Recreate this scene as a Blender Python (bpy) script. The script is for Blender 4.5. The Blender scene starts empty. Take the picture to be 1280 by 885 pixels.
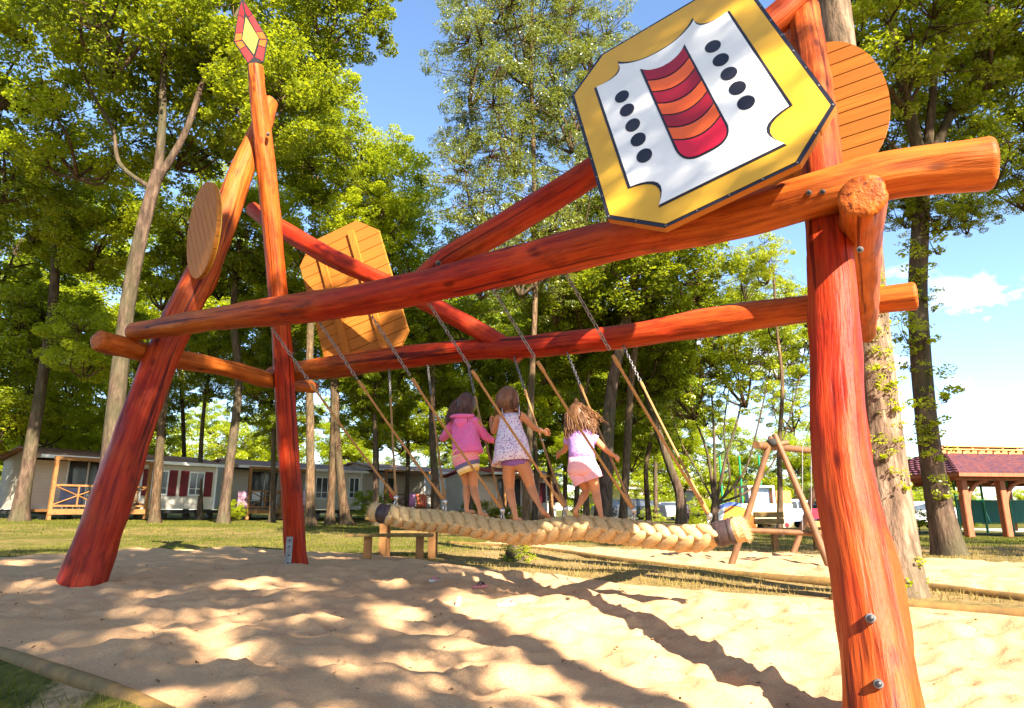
import bpy, bmesh, math, random
import numpy as np
from mathutils import Vector, Matrix, noise
random.seed(7)
R = math.radians
PI = math.pi
C = bpy.context.scene.collection
E = 0.72                       # eye height
F = 826.0; CX = 640.0; CY = 442.5
PITCH = math.atan((637 - CY) / F)
cp, sp = math.cos(PITCH), math.sin(PITCH)
AZ = R(27.407)
U = Vector((math.sin(AZ), math.cos(AZ), 0)); V = Vector((U.y, -U.x, 0)); UP = Vector((0, 0, 1))
EYE = Vector((0, 0, E))

# ------------------------------------------------------------------ measuring helpers
def ray(x, y):
    X = (x - CX) / F; Y = (CY - y) / F
    return Vector((X, cp - Y * sp, sp + Y * cp))
def PD(x, y, D):
    r = ray(x, y); return EYE + r * (D / r.y)
def PB(x, y, b):
    r = ray(x, y); return EYE + r * (b / r.dot(U))
def PA(x, y, a):
    r = ray(x, y); return EYE + r * (a / r.dot(V))
def PZ(x, y, dz):
    r = ray(x, y); return EYE + r * (dz / r.z)
def AB(a, b, z):               # frame coordinates, z above eye
    return V * a + U * b + Vector((0, 0, z + E))
def sstep(a, b, x):
    t = max(0.0, min(1.0, (x - a) / (b - a))); return t * t * (3 - 2 * t)

# ------------------------------------------------------------------ the lie of the land
def gbase(x, y):
    g = -0.70
    g += 0.05 * math.exp(-((x + 3.2) ** 2 + (y - 7.0) ** 2) / 9.0)
    g -= 0.15 * math.exp(-((x - 1.5) ** 2 + (y - 2.7) ** 2) / 2.4)
    g -= 0.018 * x * sstep(8, 25, y)
    return g + E
pit1_px = [(-420, 760), (-200, 715), (0, 699), (130, 690), (300, 687), (420, 691), (500, 697), (600, 712), (750, 728), (860, 738), (1000, 746), (1130, 757), (1280, 769), (1500, 788), (1900, 830)]
pit1 = [PZ(x, y, -.70).xy for x, y in pit1_px]
pit1 += [Vector((9, 1.2)), Vector((6, -3)), Vector((0, -3.2))]
kerb_near = [Vector((-.55, .9))] + [PZ(x, y, -.70).xy for x, y in [(420, 985), (300, 928), (200, 888), (130, 860), (60, 838), (0, 820), (-120, 792), (-300, 765)]]
pit1 = pit1 + [Vector((-.3, -2))] + kerb_near
pit2_near = [PZ(x, y, -.70).xy for x, y in [(560, 680), (640, 684), (700, 690), (760, 699), (900, 717), (1040, 729), (1145, 734), (1280, 750), (1480, 770)]]
pit2 = pit2_near + [PZ(x, y, -.72).xy for x, y in [(1600, 722), (1280, 706), (1150, 700), (1040, 695), (880, 690), (720, 684), (640, 679)]]
def sdist(poly, x, y):         # signed distance, positive inside
    P = np.array([(p.x, p.y) for p in poly]); Q = np.roll(P, -1, 0)
    x = np.asarray(x)[:, None]; y = np.asarray(y)[:, None]
    ex = Q[:, 0] - P[:, 0]; ey = Q[:, 1] - P[:, 1]
    wx = x - P[:, 0]; wy = y - P[:, 1]
    t = np.clip((wx * ex + wy * ey) / (ex * ex + ey * ey + 1e-9), 0, 1)
    d = np.sqrt(((wx - ex * t) ** 2 + (wy - ey * t) ** 2)).min(1)
    c = ((P[:, 1] <= y) != (Q[:, 1] <= y)) & (x < ex * (y - P[:, 1]) / np.where(ey == 0, 1e-9, ey) + P[:, 0])
    return np.where(c.sum(1) % 2 == 1, d, -d)
FEET = {}
_rf = random.Random(77)
for _ in range(620):           # footprints and scuffs
    _x, _y = _rf.uniform(-5, 5), _rf.uniform(1.2, 8); _a = _rf.uniform(0, 6.3)
    _f = (_x, _y, math.cos(_a), math.sin(_a), _rf.uniform(.08, .13), _rf.uniform(.045, .075), _rf.uniform(.012, .030))
    for _i in (-1, 0, 1):
        for _j in (-1, 0, 1): FEET.setdefault((int((_x + _i * .25) // .5), int((_y + _j * .25) // .5)), set()).add(_f)
def nz(x, y, z=0.0, s=1.0): return noise.noise(Vector((x * s, y * s, z)))
def relief(x, y, s):           # dimples and footprints in the sand
    if s <= 0: return 0.0
    k = min(1.0, s / .35)
    h = .050 * nz(x, y * 1.25, 3.1, 1.15) + .085 * (.5 - abs(nz(x, y * 1.3, 7.7, 2.3))) + .028 * nz(x, y, 1.3, 5.5) + .011 * nz(x, y, 5.3, 12)
    h -= .030 * max(0.0, nz(x, y, 21.0, 3.4) - .12) * 2.0
    for (fx_, fy_, c_, s_, ln, wd_, dp) in FEET.get((int(x // .5), int(y // .5)), ()):
        u = (x - fx_) * c_ + (y - fy_) * s_; v = -(x - fx_) * s_ + (y - fy_) * c_; q = (u / ln) ** 2 + (v / wd_) ** 2
        if q < 4: h += dp * (-math.exp(-q * q * 1.1) + .38 * math.exp(-((math.sqrt(q) - 1.35) ** 2) * 9))
    return h * k
def gz(x, y):
    s = max(float(sdist(pit1, [x], [y])[0]), float(sdist(pit2, [x], [y])[0]))
    return gbase(x, y) + relief(x, y, s) - (.07 * sstep(.02, .25, -s) if (x < 0 and y < 4.2 and s < 0) else 0)

# ------------------------------------------------------------------ tagging and materials
def tag(o, label=None, cat=None, group=None, kind=None):
    if label: o['label'] = label
    if cat: o['category'] = cat
    if group: o['group'] = group
    if kind: o['kind'] = kind
    return o
def empty(name, loc=(0, 0, 0), rz=0.0, label=None, cat=None, group=None):
    o = bpy.data.objects.new(name, None); C.objects.link(o)
    o.location = loc; o.rotation_euler = (0, 0, rz); o.empty_display_size = .1
    return tag(o, label, cat, group)

MATS = {}
def newmat(name):
    m = bpy.data.materials.new(name); m.use_nodes = True
    nt = m.node_tree; nt.nodes.clear()
    o = nt.nodes.new('ShaderNodeOutputMaterial'); b = nt.nodes.new('ShaderNodeBsdfPrincipled')
    nt.links.new(b.outputs[0], o.inputs[0]); MATS[name] = m
    return m, nt, b, o
def node(nt, t, **kw):
    n = nt.nodes.new(t)
    for k, v in kw.items(): setattr(n, k, v)
    return n
def ramp(nt, fac, stops):
    n = nt.nodes.new('ShaderNodeValToRGB'); e = n.color_ramp.elements
    while len(e) < len(stops): e.new(0.5)
    for i, (p, c) in enumerate(stops):
        e[i].position = p; e[i].color = (*c, 1) if len(c) == 3 else c
    nt.links.new(fac, n.inputs[0]); return n.outputs[0]
def mixc(nt, fac, a, b):
    n = node(nt, 'ShaderNodeMix', data_type='RGBA')
    for s, v in ((0, fac), (6, a), (7, b)):
        if isinstance(v, (int, float)): n.inputs[s].default_value = v
        elif isinstance(v, tuple): n.inputs[s].default_value = (*v, 1)
        else: nt.links.new(v, n.inputs[s])
    return n.outputs[2]
def noisen(nt, vec, scale, detail=3, rough=.55, stretch=None):
    if stretch:
        mp = node(nt, 'ShaderNodeMapping'); mp.inputs['Scale'].default_value = stretch
        nt.links.new(vec, mp.inputs[0]); vec = mp.outputs[0]
    n = node(nt, 'ShaderNodeTexNoise'); n.inputs['Scale'].default_value = scale
    n.inputs['Detail'].default_value = detail; n.inputs['Roughness'].default_value = rough
    nt.links.new(vec, n.inputs['Vector']); return n.outputs['Fac']
def bump(nt, b, h, strength, dist):
    n = node(nt, 'ShaderNodeBump'); n.inputs['Strength'].default_value = strength; n.inputs['Distance'].default_value = dist
    nt.links.new(h, n.inputs['Height']); nt.links.new(n.outputs[0], b.inputs['Normal']); return n
def mat(name, c1, c2=None, scale=6.0, rough=.6, stretch=None, bmp=0.0, bdist=.01, metal=0.0, lo=.35, hi=.65, spec=.4):
    if name in MATS: return MATS[name]
    m, nt, b, o = newmat(name)
    tc = node(nt, 'ShaderNodeTexCoord')
    f = noisen(nt, tc.outputs['Object'], scale, 4, .6, stretch)
    if c2 is None: c2 = tuple(v * .8 for v in c1)
    nt.links.new(ramp(nt, f, [(lo, c1), (hi, c2)]), b.inputs['Base Color'])
    b.inputs['Roughness'].default_value = rough; b.inputs['Metallic'].default_value = metal
    b.inputs['Specular IOR Level'].default_value = spec
    if bmp: bump(nt, b, f, bmp, bdist)
    return m

# stained peeled logs: orange glaze running into red
def log_material():
    m, nt, b, o = newmat('stained_log')
    lc = node(nt, 'ShaderNodeAttribute', attribute_name='lc').outputs['Vector']
    st = node(nt, 'ShaderNodeAttribute', attribute_name='stain').outputs['Fac']
    fine = noisen(nt, lc, 1.0, 5, .62, (34, 34, 2.2))
    grain = noisen(nt, lc, 1.0, 4, .6, (11, 11, 1.1))
    blot = noisen(nt, lc, 1.0, 3, .5, (5, 5, 2.6))
    orange = ramp(nt, fine, [(.28, (.20, .035, .004)), (.5, (.38, .088, .009)), (.75, (.48, .135, .018))])
    red = ramp(nt, fine, [(.25, (.13, .006, .003)), (.5, (.31, .019, .004)), (.8, (.44, .048, .008))])
    ad = node(nt, 'ShaderNodeMath', operation='MULTIPLY_ADD'); ad.inputs[1].default_value = .9; ad.inputs[2].default_value = -.45
    nt.links.new(blot, ad.inputs[0])
    s2 = node(nt, 'ShaderNodeMath', operation='ADD', use_clamp=True); nt.links.new(st, s2.inputs[0]); nt.links.new(ad.outputs[0], s2.inputs[1])
    col = mixc(nt, s2.outputs[0], orange, red)
    big = noisen(nt, lc, 1.0, 5, .65, (7, 7, 3.4))
    gb = node(nt, 'ShaderNodeMath', operation='MINIMUM'); nt.links.new(grain, gb.inputs[0]); nt.links.new(big, gb.inputs[1])
    dark = ramp(nt, gb.outputs[0], [(.28, (.30, .24, .24)), (.38, (.68, .62, .6)), (.48, (1, 1, 1))])
    mul = node(nt, 'ShaderNodeMix', data_type='RGBA', blend_type='MULTIPLY'); mul.inputs[0].default_value = .8
    nt.links.new(col, mul.inputs[6]); nt.links.new(dark, mul.inputs[7])
    # knots
    vo = node(nt, 'ShaderNodeTexVoronoi'); vo.inputs['Scale'].default_value = 1.0
    mp = node(nt, 'ShaderNodeMapping'); mp.inputs['Scale'].default_value = (6, 6, 2.6); nt.links.new(lc, mp.inputs[0]); nt.links.new(mp.outputs[0], vo.inputs['Vector'])
    kn = ramp(nt, vo.outputs['Distance'], [(.07, (.22, .16, .14)), (.17, (1, 1, 1))])
    mul2 = node(nt, 'ShaderNodeMix', data_type='RGBA', blend_type='MULTIPLY'); mul2.inputs[0].default_value = .75
    nt.links.new(mul.outputs[2], mul2.inputs[6]); nt.links.new(kn, mul2.inputs[7])
    vo.inputs['Randomness'].default_value = 1.0
    # drying cracks
    crk = noisen(nt, lc, 1.0, 2, .4, (26, 26, .55))
    cr = ramp(nt, crk, [(.33, (.20, .12, .10)), (.36, (1, 1, 1))])
    mul3 = node(nt, 'ShaderNodeMix', data_type='RGBA', blend_type='MULTIPLY'); mul3.inputs[0].default_value = .85
    nt.links.new(mul2.outputs[2], mul3.inputs[6]); nt.links.new(cr, mul3.inputs[7])
    nt.links.new(mul3.outputs[2], b.inputs['Base Color'])
    b.inputs['Roughness'].default_value = .50; b.inputs['Specular IOR Level'].default_value = .16
    sm = node(nt, 'ShaderNodeMath', operation='MULTIPLY_ADD'); sm.inputs[1].default_value = .45
    nt.links.new(fine, sm.inputs[0]); nt.links.new(grain, sm.inputs[2])
    bn = bump(nt, b, sm.outputs[0], .9, .02)
    b2 = node(nt, 'ShaderNodeBump'); b2.inputs['Strength'].default_value = .6; b2.inputs['Distance'].default_value = .01
    nt.links.new(crk, b2.inputs['Height']); nt.links.new(bn.outputs[0], b2.inputs['Normal'])
    return m
M_LOG = log_material()

def bark_material(name, c1, c2, sx=14, moss=0.0):
    m, nt, b, o = newmat(name)
    tc = node(nt, 'ShaderNodeTexCoord').outputs['Object']
    f = noisen(nt, tc, 1.0, 6, .68, (sx, sx, sx * .22))
    g = noisen(nt, tc, 1.0, 3, .5, (1.6, 1.6, .8))
    col = ramp(nt, f, [(.33, tuple(v * .35 for v in c1)), (.5, c1), (.68, c2)])
    col = mixc(nt, ramp(nt, g, [(.42, (0, 0, 0)), (.62, (.55, .55, .55))]), col, (.052, .048 + moss * .008, .024))
    nt.links.new(col, b.inputs['Base Color']); b.inputs['Roughness'].default_value = .9
    b.inputs['Specular IOR Level'].default_value = .15
    bump(nt, b, f, .9, .04)
    return m
M_BARK = bark_material('rough_bark', (.075, .042, .022), (.165, .10, .055))
M_BARK_DK = bark_material('dark_bark', (.085, .052, .034), (.16, .105, .068), 11, 1)
M_BARK_PALE = bark_material('pale_bark', (.12, .07, .036), (.24, .155, .085), 18)
M_BARK_BIG = bark_material('ridged_oak_bark', (.19, .12, .078), (.36, .255, .17), 13)

def leaf_material(name, dark, mid, light, trans=.42):
    m = bpy.data.materials.new(name); m.use_nodes = True; nt = m.node_tree; nt.nodes.clear(); MATS[name] = m
    o = node(nt, 'ShaderNodeOutputMaterial')
    at = node(nt, 'ShaderNodeAttribute', attribute_name='rnd').outputs['Fac']
    oi = node(nt, 'ShaderNodeObjectInfo').outputs['Random']
    ad = node(nt, 'ShaderNodeMath', operation='MULTIPLY_ADD'); ad.inputs[1].default_value = .30; nt.links.new(oi, ad.inputs[0])
    sc = node(nt, 'ShaderNodeMath', operation='MULTIPLY'); sc.inputs[1].default_value = .72; nt.links.new(at, sc.inputs[0]); nt.links.new(sc.outputs[0], ad.inputs[2])
    col = ramp(nt, ad.outputs[0], [(.05, dark), (.45, mid), (.95, light)])
    d = node(nt, 'ShaderNodeBsdfDiffuse'); t = node(nt, 'ShaderNodeBsdfTranslucent'); g = node(nt, 'ShaderNodeBsdfGlossy')
    nt.links.new(col, d.inputs[0])
    tcol = mixc(nt, .5, col, (.42, .42, .015)); nt.links.new(tcol, t.inputs[0])
    g.inputs['Roughness'].default_value = .38; g.inputs[0].default_value = (.8, .85, .8, 1)
    mx = node(nt, 'ShaderNodeMixShader'); mx.inputs[0].default_value = trans
    nt.links.new(d.outputs[0], mx.inputs[1]); nt.links.new(t.outputs[0], mx.inputs[2])
    m2 = node(nt, 'ShaderNodeMixShader'); m2.inputs[0].default_value = .05
    nt.links.new(mx.outputs[0], m2.inputs[1]); nt.links.new(g.outputs[0], m2.inputs[2])
    nt.links.new(m2.outputs[0], o.inputs[0]); return m
L_OAK = leaf_material('oak_leaves', (.035, .065, .003), (.20, .27, .006), (.45, .48, .012), .62)
L_LIGHT = leaf_material('bright_leaves', (.15, .23, .005), (.36, .45, .008), (.58, .60, .015), .66)
L_FEATH = leaf_material('willowy_leaves', (.045, .08, .020), (.12, .155, .025), (.27, .29, .04), .45)
L_DARK = leaf_material('dark_leaves', (.022, .046, .003), (.14, .20, .005), (.35, .39, .010), .57)

# ------------------------------------------------------------------ mesh builder
class MB:
    def __init__(s): s.v = []; s.f = []; s.mi = []; s.att = {}
    def add(s, vs, fs, mi=0):
        n = len(s.v); s.v += [Vector(v) for v in vs]
        s.f += [tuple(i + n for i in f) for f in fs]; s.mi += [mi] * len(fs); return n
    def box(s, c, size, rot=None, mi=0, bev=0.0):
        c = Vector(c); h = [q / 2 for q in size]
        rot = rot or Matrix.Identity(3)
        if bev <= 0:
            vs = [c + rot @ Vector((x * h[0], y * h[1], z * h[2])) for x in (-1, 1) for y in (-1, 1) for z in (-1, 1)]
            s.add(vs, [(0, 1, 3, 2), (4, 6, 7, 5), (0, 4, 5, 1), (2, 3, 7, 6), (0, 2, 6, 4), (1, 5, 7, 3)], mi)
        else:
            bm = bmesh.new(); bmesh.ops.create_cube(bm, size=1)
            bmesh.ops.scale(bm, vec=size, verts=bm.verts)
            bmesh.ops.bevel(bm, geom=bm.edges[:], offset=bev, segments=2, affect='EDGES')
            bm.verts.index_update()
            s.add([c + rot @ v.co for v in bm.verts], [tuple(v.index for v in f.verts) for f in bm.faces], mi); bm.free()
    def tube(s, pts, rad, seg=8, mi=0, cap=True, flat=1.0, up=None):
        pts = [Vector(p) for p in pts]
        if not hasattr(rad, '__len__'): rad = [rad] * len(pts)
        fr = frames(pts, up); vs = []; fs = []
        for (p, r, (t, a, b)) in zip(pts, rad, fr):
            for k in range(seg):
                w = 2 * PI * k / seg; vs.append(p + a * (math.cos(w) * r) + b * (math.sin(w) * r * flat))
        for i in range(len(pts) - 1):
            for k in range(seg):
                k2 = (k + 1) % seg; fs.append((i * seg + k, i * seg + k2, (i + 1) * seg + k2, (i + 1) * seg + k))
        if cap: fs.append(tuple(range(seg - 1, -1, -1))); fs.append(tuple((len(pts) - 1) * seg + k for k in range(seg)))
        return s.add(vs, fs, mi)
    def ell(s, c, r, rot=None, mi=0, nu=12, nv=8):
        c = Vector(c); rot = rot or Matrix.Identity(3)
        vs = [c + rot @ Vector((0, 0, r[2]))]; fs = []
        for j in range(1, nv):
            th = PI * j / nv
            for i in range(nu):
                ph = 2 * PI * i / nu
                vs.append(c + rot @ Vector((r[0] * math.sin(th) * math.cos(ph), r[1] * math.sin(th) * math.sin(ph), r[2] * math.cos(th))))
        vs.append(c - rot @ Vector((0, 0, r[2]))); L = len(vs) - 1
        for i in range(nu): fs.append((0, 1 + i, 1 + (i + 1) % nu))
        for j in range(nv - 2):
            for i in range(nu):
                a = 1 + j * nu; fs.append((a + i, a + nu + i, a + nu + (i + 1) % nu, a + (i + 1) % nu))
        for i in range(nu): fs.append((L, 1 + (nv - 2) * nu + (i + 1) % nu, 1 + (nv - 2) * nu + i))
        s.add(vs, fs, mi)
    def prism(s, poly, M, z0, z1, mi=0, side=None):   # poly 2D in local (x,z); M maps (x,z,depth)
        n = len(poly); vs = [M(x, z, z0) for x, z in poly] + [M(x, z, z1) for x, z in poly]
        s.add(vs, [tuple(range(n))], mi); s.f.append(tuple(len(s.v) - n + i for i in range(n - 1, -1, -1))); s.mi.append(mi if side is None else side)
        b = len(s.v) - 2 * n
        for i in range(n):
            j = (i + 1) % n; s.f.append((b + i, b + n + i, b + n + j, b + j)); s.mi.append(mi if side is None else side)
    def build(s, name, mats, parent=None, smooth=False, local=False, auto=None):
        me = bpy.data.meshes.new(name)
        off = Vector((0, 0, 0))
        if parent is not None and not local:
            p = parent
            while p is not None: off += Vector(p.location); p = p.parent
        if parent is None and not local:
            off = sum(s.v, Vector()) / max(1, len(s.v)); off.z = min(v.z for v in s.v)
        me.from_pydata([tuple(v - off) for v in s.v], [], s.f)
        if not isinstance(mats, (list, tuple)): mats = [mats]
        for m in mats: me.materials.append(m)
        if any(s.mi): me.polygons.foreach_set('material_index', s.mi)
        for k, (typ, vals) in s.att.items():
            a = me.attributes.new(k, typ, 'POINT')
            if typ == 'FLOAT': a.data.foreach_set('value', vals)
            else: a.data.foreach_set('vector', [q for v in vals for q in v])
        bm = bmesh.new(); bm.from_mesh(me); bmesh.ops.recalc_face_normals(bm, faces=bm.faces); bm.to_mesh(me); bm.free()
        if smooth:
            me.polygons.foreach_set('use_smooth', [True] * len(me.polygons))
            if auto: me.set_sharp_from_angle(angle=R(auto))
        o = bpy.data.objects.new(name, me); C.objects.link(o)
        if parent is not None: o.parent = parent
        elif not local: o.location = off
        return o
def frames(pts, up=None):
    n = len(pts); T = []
    for i in range(n):
        t = pts[min(i + 1, n - 1)] - pts[max(i - 1, 0)]
        T.append(t.normalized() if t.length > 1e-9 else Vector((0, 0, 1)))
    a = (up or (Vector((0, 0, 1)) if abs(T[0].z) < .9 else Vector((0, 1, 0)))); a = (a - T[0] * a.dot(T[0])).normalized()
    out = []
    for t in T:
        a = a - t * a.dot(t); a = a.normalized() if a.length > 1e-6 else t.orthogonal().normalized()
        out.append((t, a, t.cross(a)))
    return out
def crom(pts, n):              # Catmull-Rom through points (any tuple length as Vector / float lists)
    out = []; m = len(pts)
    for i in range(m - 1):
        p0, p1, p2, p3 = pts[max(i - 1, 0)], pts[i], pts[i + 1], pts[min(i + 2, m - 1)]
        for k in range(n):
            t = k / n
            out.append(0.5 * ((2 * p1) + (p2 - p0) * t + (2 * p0 - 5 * p1 + 4 * p2 - p3) * t * t + (3 * p1 - p0 - 3 * p2 + p3) * t * t * t))
    out.append(pts[-1]); return out
def slog(name, pts, rad, stain, parent, seg=26, step=.045, seed=0.0, rough=.07, knots=1.0):
    L = sum((pts[i + 1] - pts[i]).length for i in range(len(pts) - 1))
    n = max(3, int(L / step / (len(pts) - 1)))
    P = crom(pts, n); RR = crom(list(rad), n); SS = crom(list(stain), n)
    P, RR, SS = P[:], RR[:], SS[:]
    fr = frames(P); vs = []; lc = []; st = []; run = 0.0
    # rounded ends
    rings = []
    for i, (p, r, s_) in enumerate(zip(P, RR, SS)):
        if i: run += (P[i] - P[i - 1]).length
        rings.append((p, r, s_, fr[i], run, 1.0))
    def cap(ring, d):
        p, r, s_, f, run_, _ = ring
        return [(p + f[0] * (d * .022 * k), r, s_ - .15 * k, f, run_ + d * .022 * k, q) for k, q in ((.7, .93), (1.0, .80), (1.08, .4), (1.1, .02))]
    rings = list(reversed(cap(rings[0], -1))) + rings + cap(rings[-1], 1)
    for (p, r, s_, (t, a, b), run_, q) in rings:
        for k in range(seg):
            w = 2 * PI * k / seg; x, y = math.cos(w), math.sin(w)
            nn = noise.noise(Vector((x * .9 + seed, y * .9, run_ * 1.5))) * rough * 1.5 + noise.noise(Vector((x * 2.0, y * 2.0 + seed, run_ * 4.2))) * rough * .75 + noise.noise(Vector((x * 4.0, y * 4.0 + seed, run_ * 7))) * .018
            kk = max(0.0, noise.noise(Vector((x * 1.3 + seed * 2, y * 1.3 + 9, run_ * 1.9))) - .42) * .5 * knots
            rr = r * (1 + nn + kk) * q
            vs.append(p + a * (x * rr) + b * (y * rr)); lc.append((x * r * q, y * r * q + seed, run_ + seed * 3)); st.append(max(0, min(1, s_)))
    m = len(rings); fs = []
    for i in range(m - 1):
        for k in range(seg):
            k2 = (k + 1) % seg; fs.append((i * seg + k, i * seg + k2, (i + 1) * seg + k2, (i + 1) * seg + k))
    mb = MB(); mb.add(vs, fs); mb.f.append(tuple(range(seg))); mb.mi.append(0); mb.f.append(tuple((m - 1) * seg + k for k in range(seg))); mb.mi.append(0)
    mb.att = {'lc': ('FLOAT_VECTOR', lc), 'stain': ('FLOAT', st)}
    return mb.build(name, M_LOG, parent, smooth=True)

# ------------------------------------------------------------------ GROUND
def build_ground():
    m, nt, b, o = newmat('sand_and_turf')
    tc = node(nt, 'ShaderNodeTexCoord').outputs['Object']
    s = node(nt, 'ShaderNodeAttribute', attribute_name='sand').outputs['Fac']
    dry = node(nt, 'ShaderNodeAttribute', attribute_name='dry').outputs['Fac']
    n1 = noisen(nt, tc, 130, 3, .7); n2 = noisen(nt, tc, 2.2, 4, .6); n3 = noisen(nt, tc, 16, 4, .7); n4 = noisen(nt, tc, .35, 4, .65)
    sand = ramp(nt, n1, [(.3, (.38, .20, .095)), (.5, (.50, .29, .145)), (.72, (.59, .38, .21))])
    sand = mixc(nt, ramp(nt, n2, [(.35, (0, 0, 0)), (.75, (.35, .35, .35))]), sand, (.34, .20, .10))
    grass = ramp(nt, n3, [(.3, (.030, .034, .005)), (.5, (.080, .076, .011)), (.7, (.15, .125, .022))])
    straw = ramp(nt, n3, [(.3, (.13, .08, .035)), (.5, (.24, .155, .065)), (.75, (.36, .25, .11))])
    dm = node(nt, 'ShaderNodeMath', operation='MULTIPLY_ADD'); dm.inputs[1].default_value = 2.4; dm.inputs[2].default_value = -1.25
    nt.links.new(n4, dm.inputs[0])
    dn = node(nt, 'ShaderNodeMath', operation='MULTIPLY_ADD'); dn.inputs[1].default_value = 1.6; dn.inputs[2].default_value = -.9; nt.links.new(n2, dn.inputs[0])
    da = node(nt, 'ShaderNodeMath', operation='ADD'); nt.links.new(dm.outputs[0], da.inputs[0]); nt.links.new(dn.outputs[0], da.inputs[1])
    db = node(nt, 'ShaderNodeMath', operation='ADD', use_clamp=True); nt.links.new(da.outputs[0], db.inputs[0]); nt.links.new(dry, db.inputs[1])
    turf = mixc(nt, db.outputs[0], grass, straw)
    sn = node(nt, 'ShaderNodeMath', operation='MULTIPLY_ADD'); sn.inputs[1].default_value = .5; sn.inputs[2].default_value = -.25; nt.links.new(n3, sn.inputs[0])
    sa = node(nt, 'ShaderNodeMath', operation='ADD', use_clamp=True); nt.links.new(s, sa.inputs[0]); nt.links.new(sn.outputs[0], sa.inputs[1])
    sc = ramp(nt, sa.outputs[0], [(.40, (0, 0, 0)), (.60, (1, 1, 1))])
    nt.links.new(mixc(nt, sc, turf, sand), b.inputs['Base Color'])
    b.inputs['Roughness'].default_value = .95; b.inputs['Specular IOR Level'].default_value = .1
    hh = node(nt, 'ShaderNodeMath', operation='MULTIPLY_ADD'); hh.inputs[1].default_value = .25; nt.links.new(n1, hh.inputs[0]); nt.links.new(n3, hh.inputs[2])
    bump(nt, b, hh.outputs[0], .55, .02)
    def axis(lo, hi, segs):    # non-uniform spacing
        out = [lo]; 
        while out[-1] < hi:
            x = out[-1]; d = next((q for (l, h, q) in segs if l <= x < h), 8.0); out.append(x + d)
        return np.array(out)
    xs = axis(-400, 400, [(-400, -60, 20), (-60, -24, 3), (-24, -9, .5), (-9, -5, .12), (-5, 5, .03), (5, 9, .10), (9, 26, .5), (26, 60, 3), (60, 400, 20)])
    ys = axis(-60, 1500, [(-60, -10, 5), (-10, .6, .5), (.6, 7.2, .03), (7.2, 12, .10), (12, 30, .5), (30, 60, 2), (60, 140, 8), (140, 1500, 60)])
    X, Y = np.meshgrid(xs, ys); nx, ny = len(xs), len(ys); x = X.ravel(); y = Y.ravel()
    near = (np.abs(x) < 45) & (y > -8) & (y < 45)
    S = np.full(len(x), -9.0); idx = np.where(near)[0]
    for i in range(0, len(idx), 20000):
        j = idx[i:i + 20000]; S[j] = np.maximum(sdist(pit1, x[j], y[j]), sdist(pit2, x[j], y[j]))
    z = np.empty(len(x)); dryv = np.zeros(len(x))
    for i in range(len(x)):
        xx, yy, s_ = float(x[i]), float(y[i]), float(S[i])
        h = gbase(max(-30, min(30, xx)), yy)
        if s_ > 0: h += relief(xx, yy, s_)
        elif near[i]:
            h += .02 * nz(xx, yy, 4.4, 2.0) + .035 * nz(xx, yy, 8.4, .6)
            if xx < 0 and yy < 4.2: h -= .07 * sstep(.02, .25, -s_)
        z[i] = h
        if near[i] and 5 < yy < 22:
            dryv[i] = 1.0 * sstep(-1.6, .6, xx) * (1 - sstep(11.5, 15, yy)) + .38
    sandv = np.clip(.5 + S / .16, 0, 1)
    # spill of sand outside the near kerb
    for i in idx:
        if S[i] < 0 and x[i] < -.6 and y[i] < 4.0:
            sandv[i] = max(sandv[i], .95 * sstep(-.25, .25, nz(x[i], y[i], 2.2, 1.3) + .12))
    pts = np.stack([x, y, z], 1)
    q = np.arange(nx * ny).reshape(ny, nx)
    F4 = np.stack([q[:-1, :-1], q[:-1, 1:], q[1:, 1:], q[1:, :-1]], -1).reshape(-1, 4)
    ins = S[F4].max(1) > 0
    in1 = np.zeros(len(F4), bool)
    cxx = x[F4].mean(1); cyy = y[F4].mean(1)
    k = np.where(ins)[0]; in1[k] = sdist(pit1, cxx[k], cyy[k]) > -.1
    for nm, sel in (('ground', ~ins), ('play_sand', ins & in1), ('sand_path', ins & ~in1)):
        f = F4[sel]; used = np.unique(f); remap = np.full(len(x), -1); remap[used] = np.arange(len(used)); f = remap[f]
        me = bpy.data.meshes.new(nm); me.vertices.add(len(used)); me.vertices.foreach_set('co', pts[used].ravel())
        me.loops.add(f.size); me.loops.foreach_set('vertex_index', f.ravel().astype(np.int32)); me.polygons.add(len(f))
        me.polygons.foreach_set('loop_start', np.arange(0, f.size, 4, dtype=np.int32)); me.update(calc_edges=True)
        me.polygons.foreach_set('use_smooth', np.ones(len(f), bool))
        a = me.attributes.new('sand', 'FLOAT', 'POINT'); a.data.foreach_set('value', sandv[used].astype(np.float32))
        a = me.attributes.new('dry', 'FLOAT', 'POINT'); a.data.foreach_set('value', np.clip(dryv[used], 0, 1).astype(np.float32))
        me.materials.append(m); o = bpy.data.objects.new(nm, me); C.objects.link(o); tag(o, kind='structure')
build_ground()

# timber kerbs round the sand
M_KERB = mat('weathered_round_timber', (.25, .135, .032), (.14, .08, .022), 9, .75, (1, 1, 1), .4, .01)
def kerb(name, pts, r, lift, label, cat='log edging'):
    P = [Vector((p.x, p.y, gbase(p.x, p.y) + lift)) for p in pts]; P = crom(P, 8)
    mb = MB(); mb.tube(P, [r * (1 + .06 * nz(p.x, p.y, 0, 3)) for p in P], 14)
    return tag(mb.build(name, M_KERB, smooth=True), label, cat)
kerb('log_edging', [p for p in kerb_near[2:]], .040, -.012, 'round timber edging curving through the sand at the bottom left corner')
kerb('log_edging', pit2_near, .05, .0, 'long round timber edging in front of the small swing set')
kerb('log_edging', [PZ(x, y, -.7).xy for x, y in [(1040, 749), (1130, 757), (1280, 769), (1480, 787)]], .045, .0, 'round timber edging right of the red front post')

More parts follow.
